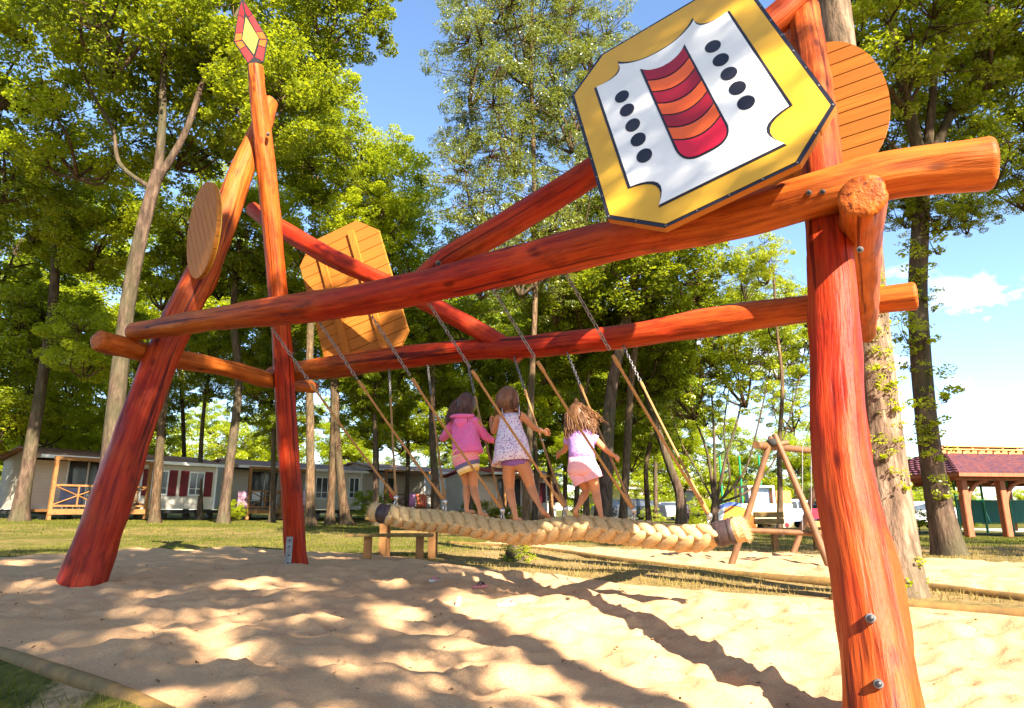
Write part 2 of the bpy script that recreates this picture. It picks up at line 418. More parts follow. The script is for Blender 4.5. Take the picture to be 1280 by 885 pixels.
# ------------------------------------------------------------------ THE SWING FRAME
FR = empty('swing_frame', AB(-3, 5, -.68), 0, 'huge play swing frame of crossed crooked red and orange logs with painted shield', 'swing frame')
M_PLANK = None
def plank_material():
    m, nt, b, o = newmat('honey_planks')
    tc = node(nt, 'ShaderNodeTexCoord').outputs['Object']
    rnd = node(nt, 'ShaderNodeAttribute', attribute_name='prnd').outputs['Fac']
    pc = node(nt, 'ShaderNodeAttribute', attribute_name='lc').outputs['Vector']
    f = noisen(nt, pc, 1.0, 5, .6, (2.5, 40, 40))
    col = ramp(nt, f, [(.3, (.28, .085, .010)), (.5, (.40, .135, .015)), (.72, (.48, .18, .024))])
    col2 = mixc(nt, rnd, col, (.34, .115, .016))
    nt.links.new(col2, b.inputs['Base Color']); b.inputs['Roughness'].default_value = .7; b.inputs['Specular IOR Level'].default_value = .2
    bump(nt, b, f, .35, .006); return m
M_PLANK = plank_material()
# legs
pl1 = [PA(x, y, a_) for x, y, a_ in [(100, 742, -6.1), (118, 690, -6.1), (140, 620, -6.1), (175, 520, -6.1), (212, 425, -6.12), (262, 320, -6.17), (302, 212, -6.27), (322, 168, -6.32), (337, 128, -6.36)]]
slog('leg', pl1, [.20, .195, .185, .165, .155, .165, .14, .13, .10], [1, 1, 1, .95, .8, .35, .1, 0, 0], FR, seed=1.0, rough=.09)
pl2 = [PA(x, y, a_) for x, y, a_ in [(371, 714, -6.14), (366, 640, -6.13), (359, 540, -6.12), (353, 440, -6.1), (345, 340, -6.07), (334, 220, -6.03), (325, 140, -6.02), (319, 84, -6.02)]]
slog('leg', pl2, [.125, .122, .12, .118, .115, .112, .105, .085], [1, 1, 1, .9, .45, .1, 0, 0], FR, seed=2.0, rough=.06)
pr1 = []
for (x, y), b in zip([(1115, 960), (1105, 885), (1092, 800), (1072, 690), (1056, 600), (1047, 500), (1044, 400), (1036, 300), (1027, 210), (1019, 120), (1006, 30), (996, -60)], [3.0, 3.1, 3.22, 3.36, 3.47, 3.58, 3.70, 3.86, 4.08, 4.38, 4.75, 5.2]):
    pr1.append(PB(x, y, b))
slog('leg', pr1, [.148, .143, .137, .13, .127, .122, .123, .122, .12, .118, .115, .10], [.6, .55, .5, .62, .75, .9, .95, .9, .6, .4, .35, .2], FR, seed=3.3, rough=.085)
pr2 = [AB(a, b, z) for a, b, z in [(.02, 6.25, -.95), (.0, 6.15, -.4), (-.02, 6.0, .6), (-.03, 5.75, 1.7), (-.04, 5.4, 2.9), (-.06, 4.9, 4.3), (-.06, 4.7, 4.9)]]
slog('leg', pr2, [.13, .13, .125, .12, .12, .11, .10], [1, 1, 1, .8, .4, .2, .1], FR, seed=4.4)
# cross pieces
slog('crosspiece', [PA(x, y, aa) for x, y, aa in [(123, 426, -6.2), (200, 445, -6.27), (270, 458, -6.3), (330, 474, -6.3), (392, 484, -6.3)]], [.095, .10, .095, .10, .08], [0, 0, .05, 0, 0], FR, seed=5.0, rough=.1)
slog('crosspiece', [AB(.15, 3.42, 1.49), AB(.15, 3.9, 1.5), AB(.16, 5.0, 1.49), AB(.17, 6.35, 1.5)], [.108, .105, .10, .09], [.1, 0, .1, .1], FR, seed=6.0, rough=.12)
# main beams
nb = [(168, 415), (260, 400), (345, 389), (450, 374), (560, 352), (680, 322), (790, 297), (900, 277), (1020, 245), (1120, 220), (1236, 206)]
slog('beam', [PB(x, y, b) for (x, y), b in zip(nb, [3.86, 3.86, 3.87, 3.88, 3.9, 3.88, 3.84, 3.8, 3.74, 3.75, 3.78])], [.095, .105, .125, .125, .13, .135, .135, .125, .125, .125, .135], [0, .1, .55, .95, 1, .9, .55, .2, 0, 0, 0], FR, seed=7.0, rough=.09)
fbm = [(340, 468), (420, 458), (510, 446), (600, 436), (680, 432), (780, 420), (880, 404), (960, 392), (1060, 380), (1142, 370)]
slog('beam', [PB(x, y, 6.02) for x, y in fbm], [.105, .135, .13, .12, .12, .12, .13, .125, .115, .12], [0, .3, .8, 1, 1, .9, .6, .4, .2, .05], FR, seed=8.0, rough=.08)
# braces
slog('brace', [PB(x, y, b) for (x, y), b in zip([(512, 364), (560, 325), (640, 277), (740, 215), (830, 150), (910, 75), (985, 12), (1030, -35)], [3.96, 4.02, 4.16, 4.36, 4.5, 4.62, 4.72, 4.8])], [.085, .105, .11, .11, .11, .11, .11, .10], [.9, .9, .95, .9, .7, .6, .6, .5], FR, seed=9.0)
slog('brace', [PB(x, y, b) for (x, y), b in zip([(316, 262), (355, 288), (420, 325), (480, 352), (560, 392), (610, 420), (650, 444)], [5.62, 5.64, 5.7, 5.76, 5.86, 5.98, 6.05])], [.10, .115, .11, .10, .10, .10, .09], [.9, 1, 1, 1, 1, 1, .9], FR, seed=10.0)
# bolts and the steel shoe
M_STEEL = mat('galvanised_steel', (.22, .22, .22), (.14, .14, .14), 20, .5, None, 0, 0, .6)
M_BOLT = mat('dark_bolt_cap', (.010, .010, .012), (.02, .02, .025), 30, .45)
def bolt(x, y, b, r=.016):
    p = PB(x, y, b); t = (EYE - p).normalized(); mb = MB()
    mb.tube([p - t * .05, p + t * .01, p + t * .016], [r * 1.5, r * 1.5, r * 1.2], 14, 0); mb.tube([p + t * .014, p + t * .026, p + t * .030], [r, r * .85, r * .3], 12, 1)
    mb.build('bolt', [M_STEEL, M_BOLT], FR, smooth=True, auto=40)
bolt(1088, 773, 3.085, .013); bolt(1098, 855, 2.985, .012)
for x, y in ((1011, 241), (1028, 240)): bolt(x, y, 3.60, .010)
for x, y in ((1075, 312), ): bolt(x, y, 3.33, .010)
for x, y in ((335, 168), (548, 329)): bolt(x, y, 4.95 if x < 400 else 3.92, .014)
mb = MB(); p = PA(361, 690, -6.1); Y_ = (EYE - p); Y_.z = 0; Y_.normalize(); X_ = Vector((-Y_.y, Y_.x, 0)); rot = Matrix((X_, Y_, UP)).transposed()
c = PA(361, 689, -6.1) + Y_ * .125; mb.box(c, (.075, .012, .34), rot, 0, .002)
for k in (-.12, -.04, .06, .13): mb.tube([c + UP * k + Y_ * .004, c + UP * k + Y_ * .014], .011, 8, 1)
mb.build('steel_shoe', [M_STEEL, M_BOLT], FR)

# painted shield
def panel_frame(Rm, Cc, hand=1):
    Xv = Vector((Rm[0][0], Rm[1][0], Rm[2][0])); Yv = Vector((Rm[0][1], Rm[1][1], Rm[2][1])); Zv = Vector((Rm[0][2], Rm[1][2], Rm[2][2]))
    Cc = Vector(Cc) + Vector((0, 0, E))
    return (lambda x, z, d: Cc + Xv * x + Zv * z - Yv * d)      # d positive towards the painted side
def octo(w, h, c, d, inset=0.0):
    k = inset * .41
    w -= inset; h -= inset; c = c - k - inset * 0.0; d = d - k
    return [(-w, h - d), (-w + c, h), (w - c, h), (w, h - d), (w, -h + d), (w - c, -h), (-w + c, -h), (-w, -h + d)]
def clip_strip(poly, z0, z1):
    def clip(P, f):
        out = []
        for i in range(len(P)):
            a, b = P[i], P[(i + 1) % len(P)]; fa, fb = f(a), f(b)
            if fa >= 0: out.append(a)
            if (fa >= 0) != (fb >= 0):
                t = fa / (fa - fb); out.append((a[0] + (b[0] - a[0]) * t, a[1] + (b[1] - a[1]) * t))
        return out
    P = clip(poly, lambda p: p[1] - z0); return clip(P, lambda p: z1 - p[1]) if P else P
def planked(name, parent, M, poly, zlo, zhi, n, d0, d1, ang=0.0):
    ca, sa = math.cos(ang), math.sin(ang); rp = [(x * ca + y * sa, -x * sa + y * ca) for x, y in poly]
    zs = [p[1] for p in rp]; zlo, zhi = min(zs), max(zs); st = (zhi - zlo) / n; mb = MB(); rn = []; lcs = []
    M2 = lambda x, z, d: M(x * ca - z * sa, x * sa + z * ca, d)
    rg = random.Random(len(name) + n)
    for i in range(n):
        P = clip_strip(rp, zlo + i * st + .004, zlo + (i + 1) * st - .004)
        if len(P) < 3: continue
        a = len(mb.v); mb.prism(P, M2, d0, d1); q = rg.random(); o_ = rg.random() * 9
        for s_ in range(2):
            for pt in P: lcs.append((pt[0] + o_, pt[1] + o_, 0)); rn.append(q)
    mb.att = {'lc': ('FLOAT_VECTOR', lcs), 'prnd': ('FLOAT', rn)}
    return mb.build(name, M_PLANK, parent)
def batten(parent, M, x0, z0, x1, z1, w, d0, d1):
    a = Vector((x0, z0)); b = Vector((x1, z1)); t = (b - a).normalized(); n_ = Vector((-t.y, t.x)) * w / 2
    P = [tuple(a + n_), tuple(b + n_), tuple(b - n_), tuple(a - n_)]
    mb = MB(); mb.prism(P, M, d0, d1); L = len(mb.v)
    mb.att = {'lc': ('FLOAT_VECTOR', [(v.z, v.x, v.y) for v in mb.v]), 'prnd': ('FLOAT', [.15] * L)}
    return mb.build('batten', M_PLANK, parent)
Rn = [[0.8599, 0.5005, -0.1002], [-0.4177, 0.8028, 0.4255], [0.2933, -0.324, 0.8994]]; Cn = [1.0356, 3.5411, 2.4134]
Mn = panel_frame(Rn, Cn)
PW, PH, PC, PDD = .643, .933, .285, .275
M_BLACK = mat('black_paint', (.012, .010, .014), (.02, .018, .022), 8, .32)
M_YEL = mat('golden_yellow_paint', (.62, .34, .022), (.58, .30, .018), 3, .34)
M_WHITE = mat('white_paint', (.78, .76, .74), (.70, .68, .66), 3, .34)
M_ORG = mat('orange_paint', (.80, .12, .012), (.74, .10, .010), 4, .32)
M_DRED = mat('dark_red_paint', (.33, .008, .016), (.28, .006, .012), 4, .32)
M_CRIM = mat('crimson_paint', (.66, .010, .035), (.60, .010, .03), 4, .32)
def arc(p, q, mid, n=8):       # quadratic through mid
    out = []
    for i in range(n):
        t = i / n; c0 = (2 * mid[0] - .5 * (p[0] + q[0]), 2 * mid[1] - .5 * (p[1] + q[1]))
        out.append(((1 - t) ** 2 * p[0] + 2 * t * (1 - t) * c0[0] + t * t * q[0], (1 - t) ** 2 * p[1] + 2 * t * (1 - t) * c0[1] + t * t * q[1]))
    return out
def shield(k=0.0):
    s = k
    cTL, sTL = (-.476 + s, .59 - s * .3), (-.27, .735 - s * 2.2)
    sTR, cTR = (.27, .735 - s * 2.2), (.476 - s, .59 - s * .3)
    cBR, sBR = (.476 - s, -.515 + s * .3), (.352 - s * .4, -.775 + s)
    sBL, cBL = (-.352 + s * .4, -.775 + s), (-.476 + s, -.515 + s * .3)
    return (arc(cTL, sTL, (-.315 + s * .4, .605 - s)) + arc(sTL, (0, .595 - s), (-.15, .625 - s)) + arc((0, .595 - s), sTR, (.15, .625 - s)) + arc(sTR, cTR, (.315 - s * .4, .605 - s))
            + [cTR] + arc(cBR, sBR, (.325 - s, -.60 + s * .6)) + [sBR] + arc(sBL, cBL, (-.325 + s, -.60 + s * .6)) + [cBL])
def cup(k=0.0):
    return (arc((-.157 + k, .508 - k * 2), (0, .405 - k), (-.075, .415 - k)) + arc((0, .405 - k), (.152 - k, .50 - k * 2), (.075, .415 - k)) + [(.152 - k, .50 - k * 2), (.152 - k, -.42)]
            + arc((.152 - k, -.42), (.03, -.555 + k), (.115 - k * .7, -.52 + k * .7)) + arc((.03, -.555 + k), (-.03, -.555 + k), (0, -.556 + k)) + arc((-.03, -.555 + k), (-.155 + k, -.40), (-.12 + k * .7, -.52 + k * .7)) + [(-.155 + k, -.40)])
SH = planked('shield_sign', FR, Mn, octo(PW, PH, PC, PDD), -PH, PH, 12, -.040, -.002)
SH['label'] = 'octagonal sign with yellow border and red and orange striped emblem'
def dec(mb, poly, d, mi): mb.prism(poly, Mn, d - .0015, d, mi)
mb = MB()
dec(mb, octo(PW, PH, PC, PDD), .0035, 0)
dec(mb, octo(PW, PH, PC, PDD, .022), .0065, 1)
dec(mb, shield(0), .0095, 0); dec(mb, shield(.017), .0125, 2); dec(mb, cup(0), .0155, 0)
ins = cup(.014)
def bandpoly(t0, t1):          # curved band of the emblem, t from top to bottom
    out = []
    for i in range(11):
        x = -.16 + .32 * i / 10; out.append((x, t0 + 3.6 * x * x))
    for i in range(10, -1, -1):
        x = -.16 + .32 * i / 10; out.append((x, t1 + 3.6 * x * x))
    return out
def clip_convex(P, x0, x1):
    def clip(P, f):
        out = []
        for i in range(len(P)):
            a, b = P[i], P[(i + 1) % len(P)]; fa, fb = f(a), f(b)
            if fa >= 0: out.append(a)
            if (fa >= 0) != (fb >= 0):
                t = fa / (fa - fb); out.append((a[0] + (b[0] - a[0]) * t, a[1] + (b[1] - a[1]) * t))
        return out
    return clip(clip(P, lambda p: p[0] - x0), lambda p: x1 - p[0])
tops = [.405, .272, .135, .0, -.13, -.26, -.39]
for i in range(6):
    B = clip_convex(bandpoly(tops[i] - .008, tops[i + 1] + .008), -.142, .139)
    dec(mb, B, .0185, 4 if i % 2 == 0 else 3)
x0, x1 = -.142, .139
low = [(-.142 + .281 * i / 10) for i in range(11)]
P6 = [(x, tops[6] - .008 + 3.6 * x * x) for x in low] + arc((.139, -.42), (.03, -.541), (.108, -.508)) + [(.03, -.541), (-.03, -.541)] + arc((-.03, -.541), (-.142, -.40), (-.112, -.508))
dec(mb, P6, .0185, 5)
for sx, zz in ((-.325, (.33, .17, 0, -.155, -.32)), (.288, (.322, .157, -.005, -.165, -.32))):
    for z_ in zz:
        dec(mb, [(sx + .048 * math.cos(2 * PI * i / 22), z_ + .060 * math.sin(2 * PI * i / 22)) for i in range(22)], .0155, 0)
# screws round the rim
oc = octo(PW, PH, PC, PDD, .012)
for i in range(8):
    a, b = oc[i], oc[(i + 1) % 8]; n = max(1, int(math.dist(a, b) / .17))
    for k in range(n):
        t = k / n; x = a[0] + (b[0] - a[0]) * t; z = a[1] + (b[1] - a[1]) * t
        mb.ell(Mn(x, z, .005), (.006, .006, .006), None, 6, 8, 6)
mb.build('painted_face', [M_BLACK, M_YEL, M_WHITE, M_ORG, M_DRED, M_CRIM, M_STEEL], SH)
for bx in (-.33, .33): batten(SH, Mn, bx, -.80, bx, .80, .09, -.075, -.041)
# far panel, seen from its planked back
Rf = [[0.9028, 0.3005, -0.3077], [-0.3149, 0.9491, 0.003], [0.2929, 0.0942, 0.9515]]
cf = PB(441, 372, 6.2) - Vector((0, 0, E)); Mf0 = panel_frame(Rf, cf)
sF = (cf.y / 7.653); Mf = lambda x, z, d: Mf0(x, z, d)
w_, h_ = .572 * sF, .906 * sF
FP = planked('plank_sign', FR, Mf, octo(w_, h_, .25, .25), -1, 1, 13, -.02, .02); FP['label'] = 'octagonal sign seen from its planked back'
for bx in (-.26, .24): batten(FP, Mf, bx, -.82, bx, .84, .085, .021, .055)
mb = MB(); mb.prism(octo(w_, h_, .25, .25), Mf, -.026, -.0215); mb.build('painted_face', M_YEL, FP)
Mg0 = panel_frame(Rf, PB(938, 172, 5.62) - Vector((0, 0, E)))
FQ = planked('plank_sign', FR, Mg0, octo(.50, .70, .22, .22), -1, 1, 10, -.02, .02); FQ['label'] = 'planked back of a sign half hidden behind the painted shield'
for bx in (-.22, .22): batten(FQ, Mg0, bx, -.62, bx, .62, .08, .021, .05)
# oval boards
def oval(cx, cy, b, rr, rz, nrm, along, n, label, pang):
    c = PB(cx, cy, b); N_ = Vector(nrm).normalized(); A_ = Vector(along); A_ = (A_ - N_ * A_.dot(N_)).normalized(); B_ = A_.cross(N_)
    Mo = lambda x, z, d: c + B_ * x + A_ * z + N_ * d
    P = [(rr * math.cos(2 * PI * i / 48), rz * math.sin(2 * PI * i / 48)) for i in range(48)]
    r_ = planked('oval_board', FR, Mo, P, -1, 1, n, -.02, .02, pang); r_['label'] = label
    mb = MB(); mb.prism([(x * .985, z * .985) for x, z in P], Mo, -.032, -.0215); mb.build('painted_face', M_YEL, r_)
    return Mo
nl = -U * math.cos(R(-20)) + V * math.sin(R(-20)); nl.z = -.05
oval(254, 288, 4.20, .46, .52, nl, (pl1[6] - pl1[4]), 9, 'oval board of planks on the left leaning post', R(-68))
nr = -U * math.cos(R(-6)) + V * math.sin(R(-6)); nr.z = -.16
oval(1040, 138, 5.35, .40, .56, nr, Vector((0, 0, 1)) + V * -.05, 11, 'round board of planks behind the right post', R(0))
# pieces of plank sign visible under the shield
# finial
cfi = PA(312, 43, -6.02); tz = (PA(318, 84, -6.12) - PA(300, 0, -6.12)); tz = -tz.normalized(); fw = (EYE - cfi); fw = (fw - tz * fw.dot(tz)).normalized(); fx = tz.cross(fw) * -1
sc_ = (cfi - EYE).y / F
def Mfi(x, z, d): return cfi + fx * x + tz * z + fw * d
if fx.x < 0: fx = -fx
Pf = [(-.20, -.07), (-.09, -.34), (.09, -.34), (.20, -.07), (.02, .40), (-.02, .40)]
mb = MB(); mb.prism(Pf, Mfi, -.02, .012, 0)
mb.prism([(-.095, -.055), (0, -.24), (.095, -.055), (0, .20)], Mfi, .0125, .015, 1)
def seg(a, b, c_, d_, mi): mb.prism([a, b, c_, d_], Mfi, .0125, .015, mi)
for s in (-1, 1):
    seg((s * .183, -.07), (s * .155, .012), (s * .085, .012), (s * .108, -.06), 2)
    seg((s * .150, .025), (s * .080, .22), (s * .030, .18), (s * .080, .025), 3)
    seg((s * .075, .235), (s * .012, .375), (s * .010, .24), (s * .028, .20), 4)
    seg((s * .180, -.085), (s * .145, -.165), (s * .078, -.135), (s * .106, -.078), 2)
    seg((s * .140, -.18), (s * .085, -.325), (s * .014, -.27), (s * .074, -.15), 3)
mb.build('finial', [M_BLACK, mat('pale_yellow_paint', (.38, .30, .055), (.33, .26, .045), 4, .35), M_ORG, mat('red_paint', (.60, .02, .02), (.52, .015, .02), 4, .35), M_DRED], FR)

# ------------------------------------------------------------------ THE SWINGING ROPE
SW = empty('rope_swing', AB(-2.4, 5.0, -.3), 0, 'thick braided rope swing hanging from the log frame on twelve chained cords', 'rope swing')
M_CORD = mat('tan_cord', (.40, .21, .07), (.29, .14, .045), 90, .85, (1, 1, .3), .5, .003)
M_BRAID = mat('braided_hemp', (.58, .39, .18), (.43, .27, .105), 60, .9, (1, 1, 1), .5, .004)
M_CHAIN = mat('chain_steel', (.30, .28, .27), (.18, .16, .15), 40, .45, None, 0, 0, .7)
M_DARKWRAP = mat('dark_leather_wrap', (.035, .022, .022), (.06, .035, .03), 20, .5)
na = [(335, 408), (393, 399), (458, 390), (531, 376), (611, 358), (705, 343)]
fa = [(486, 457), (534, 455), (583, 451), (640, 441), (705, 434), (775, 427)]
jo = [(495, 622), (556, 627), (628, 638), (707, 636), (792, 638), (887, 645)]
rope_px = [(482, 644), (520, 651), (570, 655), (610, 662), (645, 667), (672, 667), (700, 663), (730, 661), (765, 665), (810, 669), (850, 674), (880, 673), (908, 667)]
rope_px = [(x, y - 1.5) for x, y in rope_px]
rope_pts = crom([PB(x, y, 5.0) for x, y in rope_px], 10)
def near_rope(x):
    return min(rope_pts, key=lambda p: abs(((p - EYE).x / ((p - EYE).y * cp + (p - EYE).z * sp)) * F + CX - x))
def chain_mesh(mb, a, b, mi=0, pitch=.042, w=.012, r=.0042):
    L = (b - a).length; n = int(L / pitch); t = (b - a).normalized(); s1 = t.orthogonal().normalized(); s2 = t.cross(s1)
    for i in range(n):
        c = a + t * (pitch * (i + .5)); s_ = s1 if i % 2 else s2; P = []
        for k in range(11):
            w_ = 2 * PI * k / 10; P.append(c + t * (math.cos(w_) * pitch * .62) + s_ * (math.sin(w_) * w))
        mb.tube(P, r, 5, mi, False)
JP = []
for i in range(6):
    J = PB(*jo[i], 5.0); JP.append(J); rp = near_rope(jo[i][0])
    for side, A in ((0, PB(*na[i], 3.9)), (1, PB(*fa[i], 6.02))):
        t = (J - A).normalized(); L = (J - A).length
        K = A + t * (L * (.30 if side == 0 else .27))
        end = J - t * .02
        cr = crom([K + t * .05, K.lerp(end, .5) + Vector((0, 0, -.012)), end], 14)
        mb = MB(); mb.tube(cr, .0105, 8)
        root = mb.build('suspension_cord', M_CORD, SW, smooth=True)
        mb = MB(); mb.tube([end - t * .14, end - t * .13, end - t * .02, end], [.012, .016, .016, .011], 10); mb.build('sleeve', M_CORD, root, smooth=True)
        mb = MB(); mb.tube([K + t * .04, K + t * .05, K + t * .13, K + t * .14], [.011, .015, .015, .011], 10)
        mb.build('sleeve', M_CORD, root, smooth=True)
        mb = MB(); chain_mesh(mb, A + UP * .03, K + t * .03); mb.build('chain', M_CHAIN, SW, smooth=True)
    mb = MB()                  # joint hardware: swivel and ring down to the rope
    top = rp + UP * .085
    if (J - top).length > .02: chain_mesh(mb, J + UP * .01, top - UP * .03, 0, .045, .016, .006)
    mb.ell(J, (.022, .022, .026), None, 0)
    mb.build('shackle', mat('bright_steel', (.55, .53, .5), (.4, .38, .36), 30, .3, None, 0, 0, .9), SW, smooth=True)
# braid: chevron lobes laid in rows round the core
def braid():
    mb = MB(); P = crom([PB(x, y, 5.0) for x, y in rope_px], 60); L = [0.0]
    for i in range(1, len(P)): L.append(L[-1] + (P[i] - P[i - 1]).length)
    fr = frames(P); R0 = .072; tot = L[-1]; step = .116
    mb.tube(P[::8], R0 * .98, 14)
    def at(s):
        import bisect
        i = min(len(P) - 1, max(0, bisect.bisect_left(L, s))); return P[i], fr[i]
    rows = 4; n = int((tot - .10) / step)
    rg = random.Random(4)
    for r in range(rows):
        tilt = R(42) * (1 if r % 2 else -1)
        for k in range(n):
            s = .07 + step * (k + (.5 if r % 2 else 0)); p, (t, a, b) = at(s)
            ang = math.atan2(-U.dot(b), -U.dot(a)) + R(45) + 2 * PI * r / rows + .12 * math.sin(s * 2.1)
            rad = a * math.cos(ang) + b * math.sin(ang); tan = t.cross(rad)
            c = p + rad * (R0 * .82)
            ax = (t * math.cos(tilt) + tan * math.sin(tilt)).normalized(); sd = rad.cross(ax)
            rot = Matrix((ax, sd, rad)).transposed(); q = 1 + rg.uniform(-.06, .06)
            mb.ell(c, (.104 * q, .043 * q, .034), rot, 0, 18, 12)
    return mb.build('braided_rope', M_BRAID, SW, smooth=True)
braid()
for k, sgn in ((0, -1), (-1, 1)):
    P = rope_pts; i0 = 0 if k == 0 else len(P) - 1
    p = P[i0]; t = (P[1] - P[0]).normalized() * -1 if k == 0 else (P[-1] - P[-2]).normalized()
    mb = MB(); mb.tube([p - t * .08, p - t * .07, p + t * .05, p + t * .06], [.082, .090, .088, .082], 24)
    for s_ in (-.05, .03): mb.tube([p + t * s_, p + t * (s_ + .012)], .093, 24)
    mb.build('end_wrap', M_DARKWRAP, SW, smooth=True, auto=40)
    mb = MB(); rg = random.Random(3)       # frayed tuft
    e_ = p + t * .06; a = t.orthogonal().normalized(); b = t.cross(a)
    mb.tube([e_ - t * .02, e_ + t * .02, e_ + t * .07, e_ + t * .085], [.078, .090, .088, .06], 20)
    for j in range(900):
        w = rg.uniform(0, 2 * PI); rr = .092 * math.sqrt(rg.random()); q = a * math.cos(w) + b * math.sin(w)
        s0 = e_ + q * rr * .85 + t * .03; d = t * rg.uniform(.045, .075) + q * rr * .25 + Vector((rg.gauss(0, .01), rg.gauss(0, .01), rg.gauss(-.006, .01)))
        n_ = q.cross(t) * .003; mb.add([s0 - n_, s0 + n_, s0 + d], [(0, 1, 2)])
    mb.build('frayed_end', M_BRAID, SW, smooth=False)

# ------------------------------------------------------------------ CHILDREN ON THE ROPE
def baked(o, name):
    dg = bpy.context.evaluated_depsgraph_get(); me = bpy.data.meshes.new_from_object(o.evaluated_get(dg)); me.name = name
    return me
def skin(verts, edges, radii, sub=2):
    me = bpy.data.meshes.new('tmp'); me.from_pydata([tuple(v) for v in verts], edges, [])
    o = bpy.data.objects.new('tmp', me); C.objects.link(o)
    m = o.modifiers.new('s', 'SKIN'); m.use_smooth_shade = True
    for i, r in enumerate(radii):
        d = me.skin_vertices[0].data[i]; d.radius = (r, r) if not hasattr(r, '__len__') else r; d.use_root = (i == 0)
    s = o.modifiers.new('u', 'SUBSURF'); s.levels = sub; s.render_levels = sub
    bpy.context.view_layer.update()
    r = baked(o, 'body'); bpy.data.objects.remove(o); bpy.data.meshes.remove(me); return r
def add_mesh(mb, me, mi=0):
    mb.add([v.co.copy() for v in me.vertices], [tuple(p.vertices) for p in me.polygons], mi)
def loft(mb, rings, seg=22, mi=0, closed=True, wob=0.0, sd=0):   # rings: centre, half width vec, half depth vec
    vs = []; fs = []
    for j, (c, a, b) in enumerate(rings):
        for k in range(seg):
            w = 2 * PI * k / seg; q = 1 + wob * noise.noise(Vector((math.cos(w) * 2 + sd, math.sin(w) * 2, j * .7)))
            vs.append(c + a * (math.cos(w) * q) + b * (math.sin(w) * q))
    for i in range(len(rings) - 1):
        for k in range(seg):
            k2 = (k + 1) % seg; fs.append((i * seg + k, i * seg + k2, (i + 1) * seg + k2, (i + 1) * seg + k))
    if closed: fs.append(tuple(range(seg))); fs.append(tuple((len(rings) - 1) * seg + k for k in range(seg)))
    mb.add(vs, fs, mi)
SKINM = mat('suntanned_skin', (.55, .23, .095), (.48, .19, .075), 5, .5)
M_HAIR1 = mat('dark_brown_hair', (.045, .018, .012), (.10, .040, .022), 60, .45, (1, 1, .12), .5, .004)
M_HAIR2 = mat('chestnut_hair', (.12, .045, .018), (.22, .09, .035), 60, .45, (1, 1, .12), .5, .004)
M_HAIR3 = mat('golden_brown_hair', (.10, .038, .012), (.27, .12, .04), 50, .45, (1, 1, .14), .5, .004)
FWD = U                         # they face away from the camera
RT = V
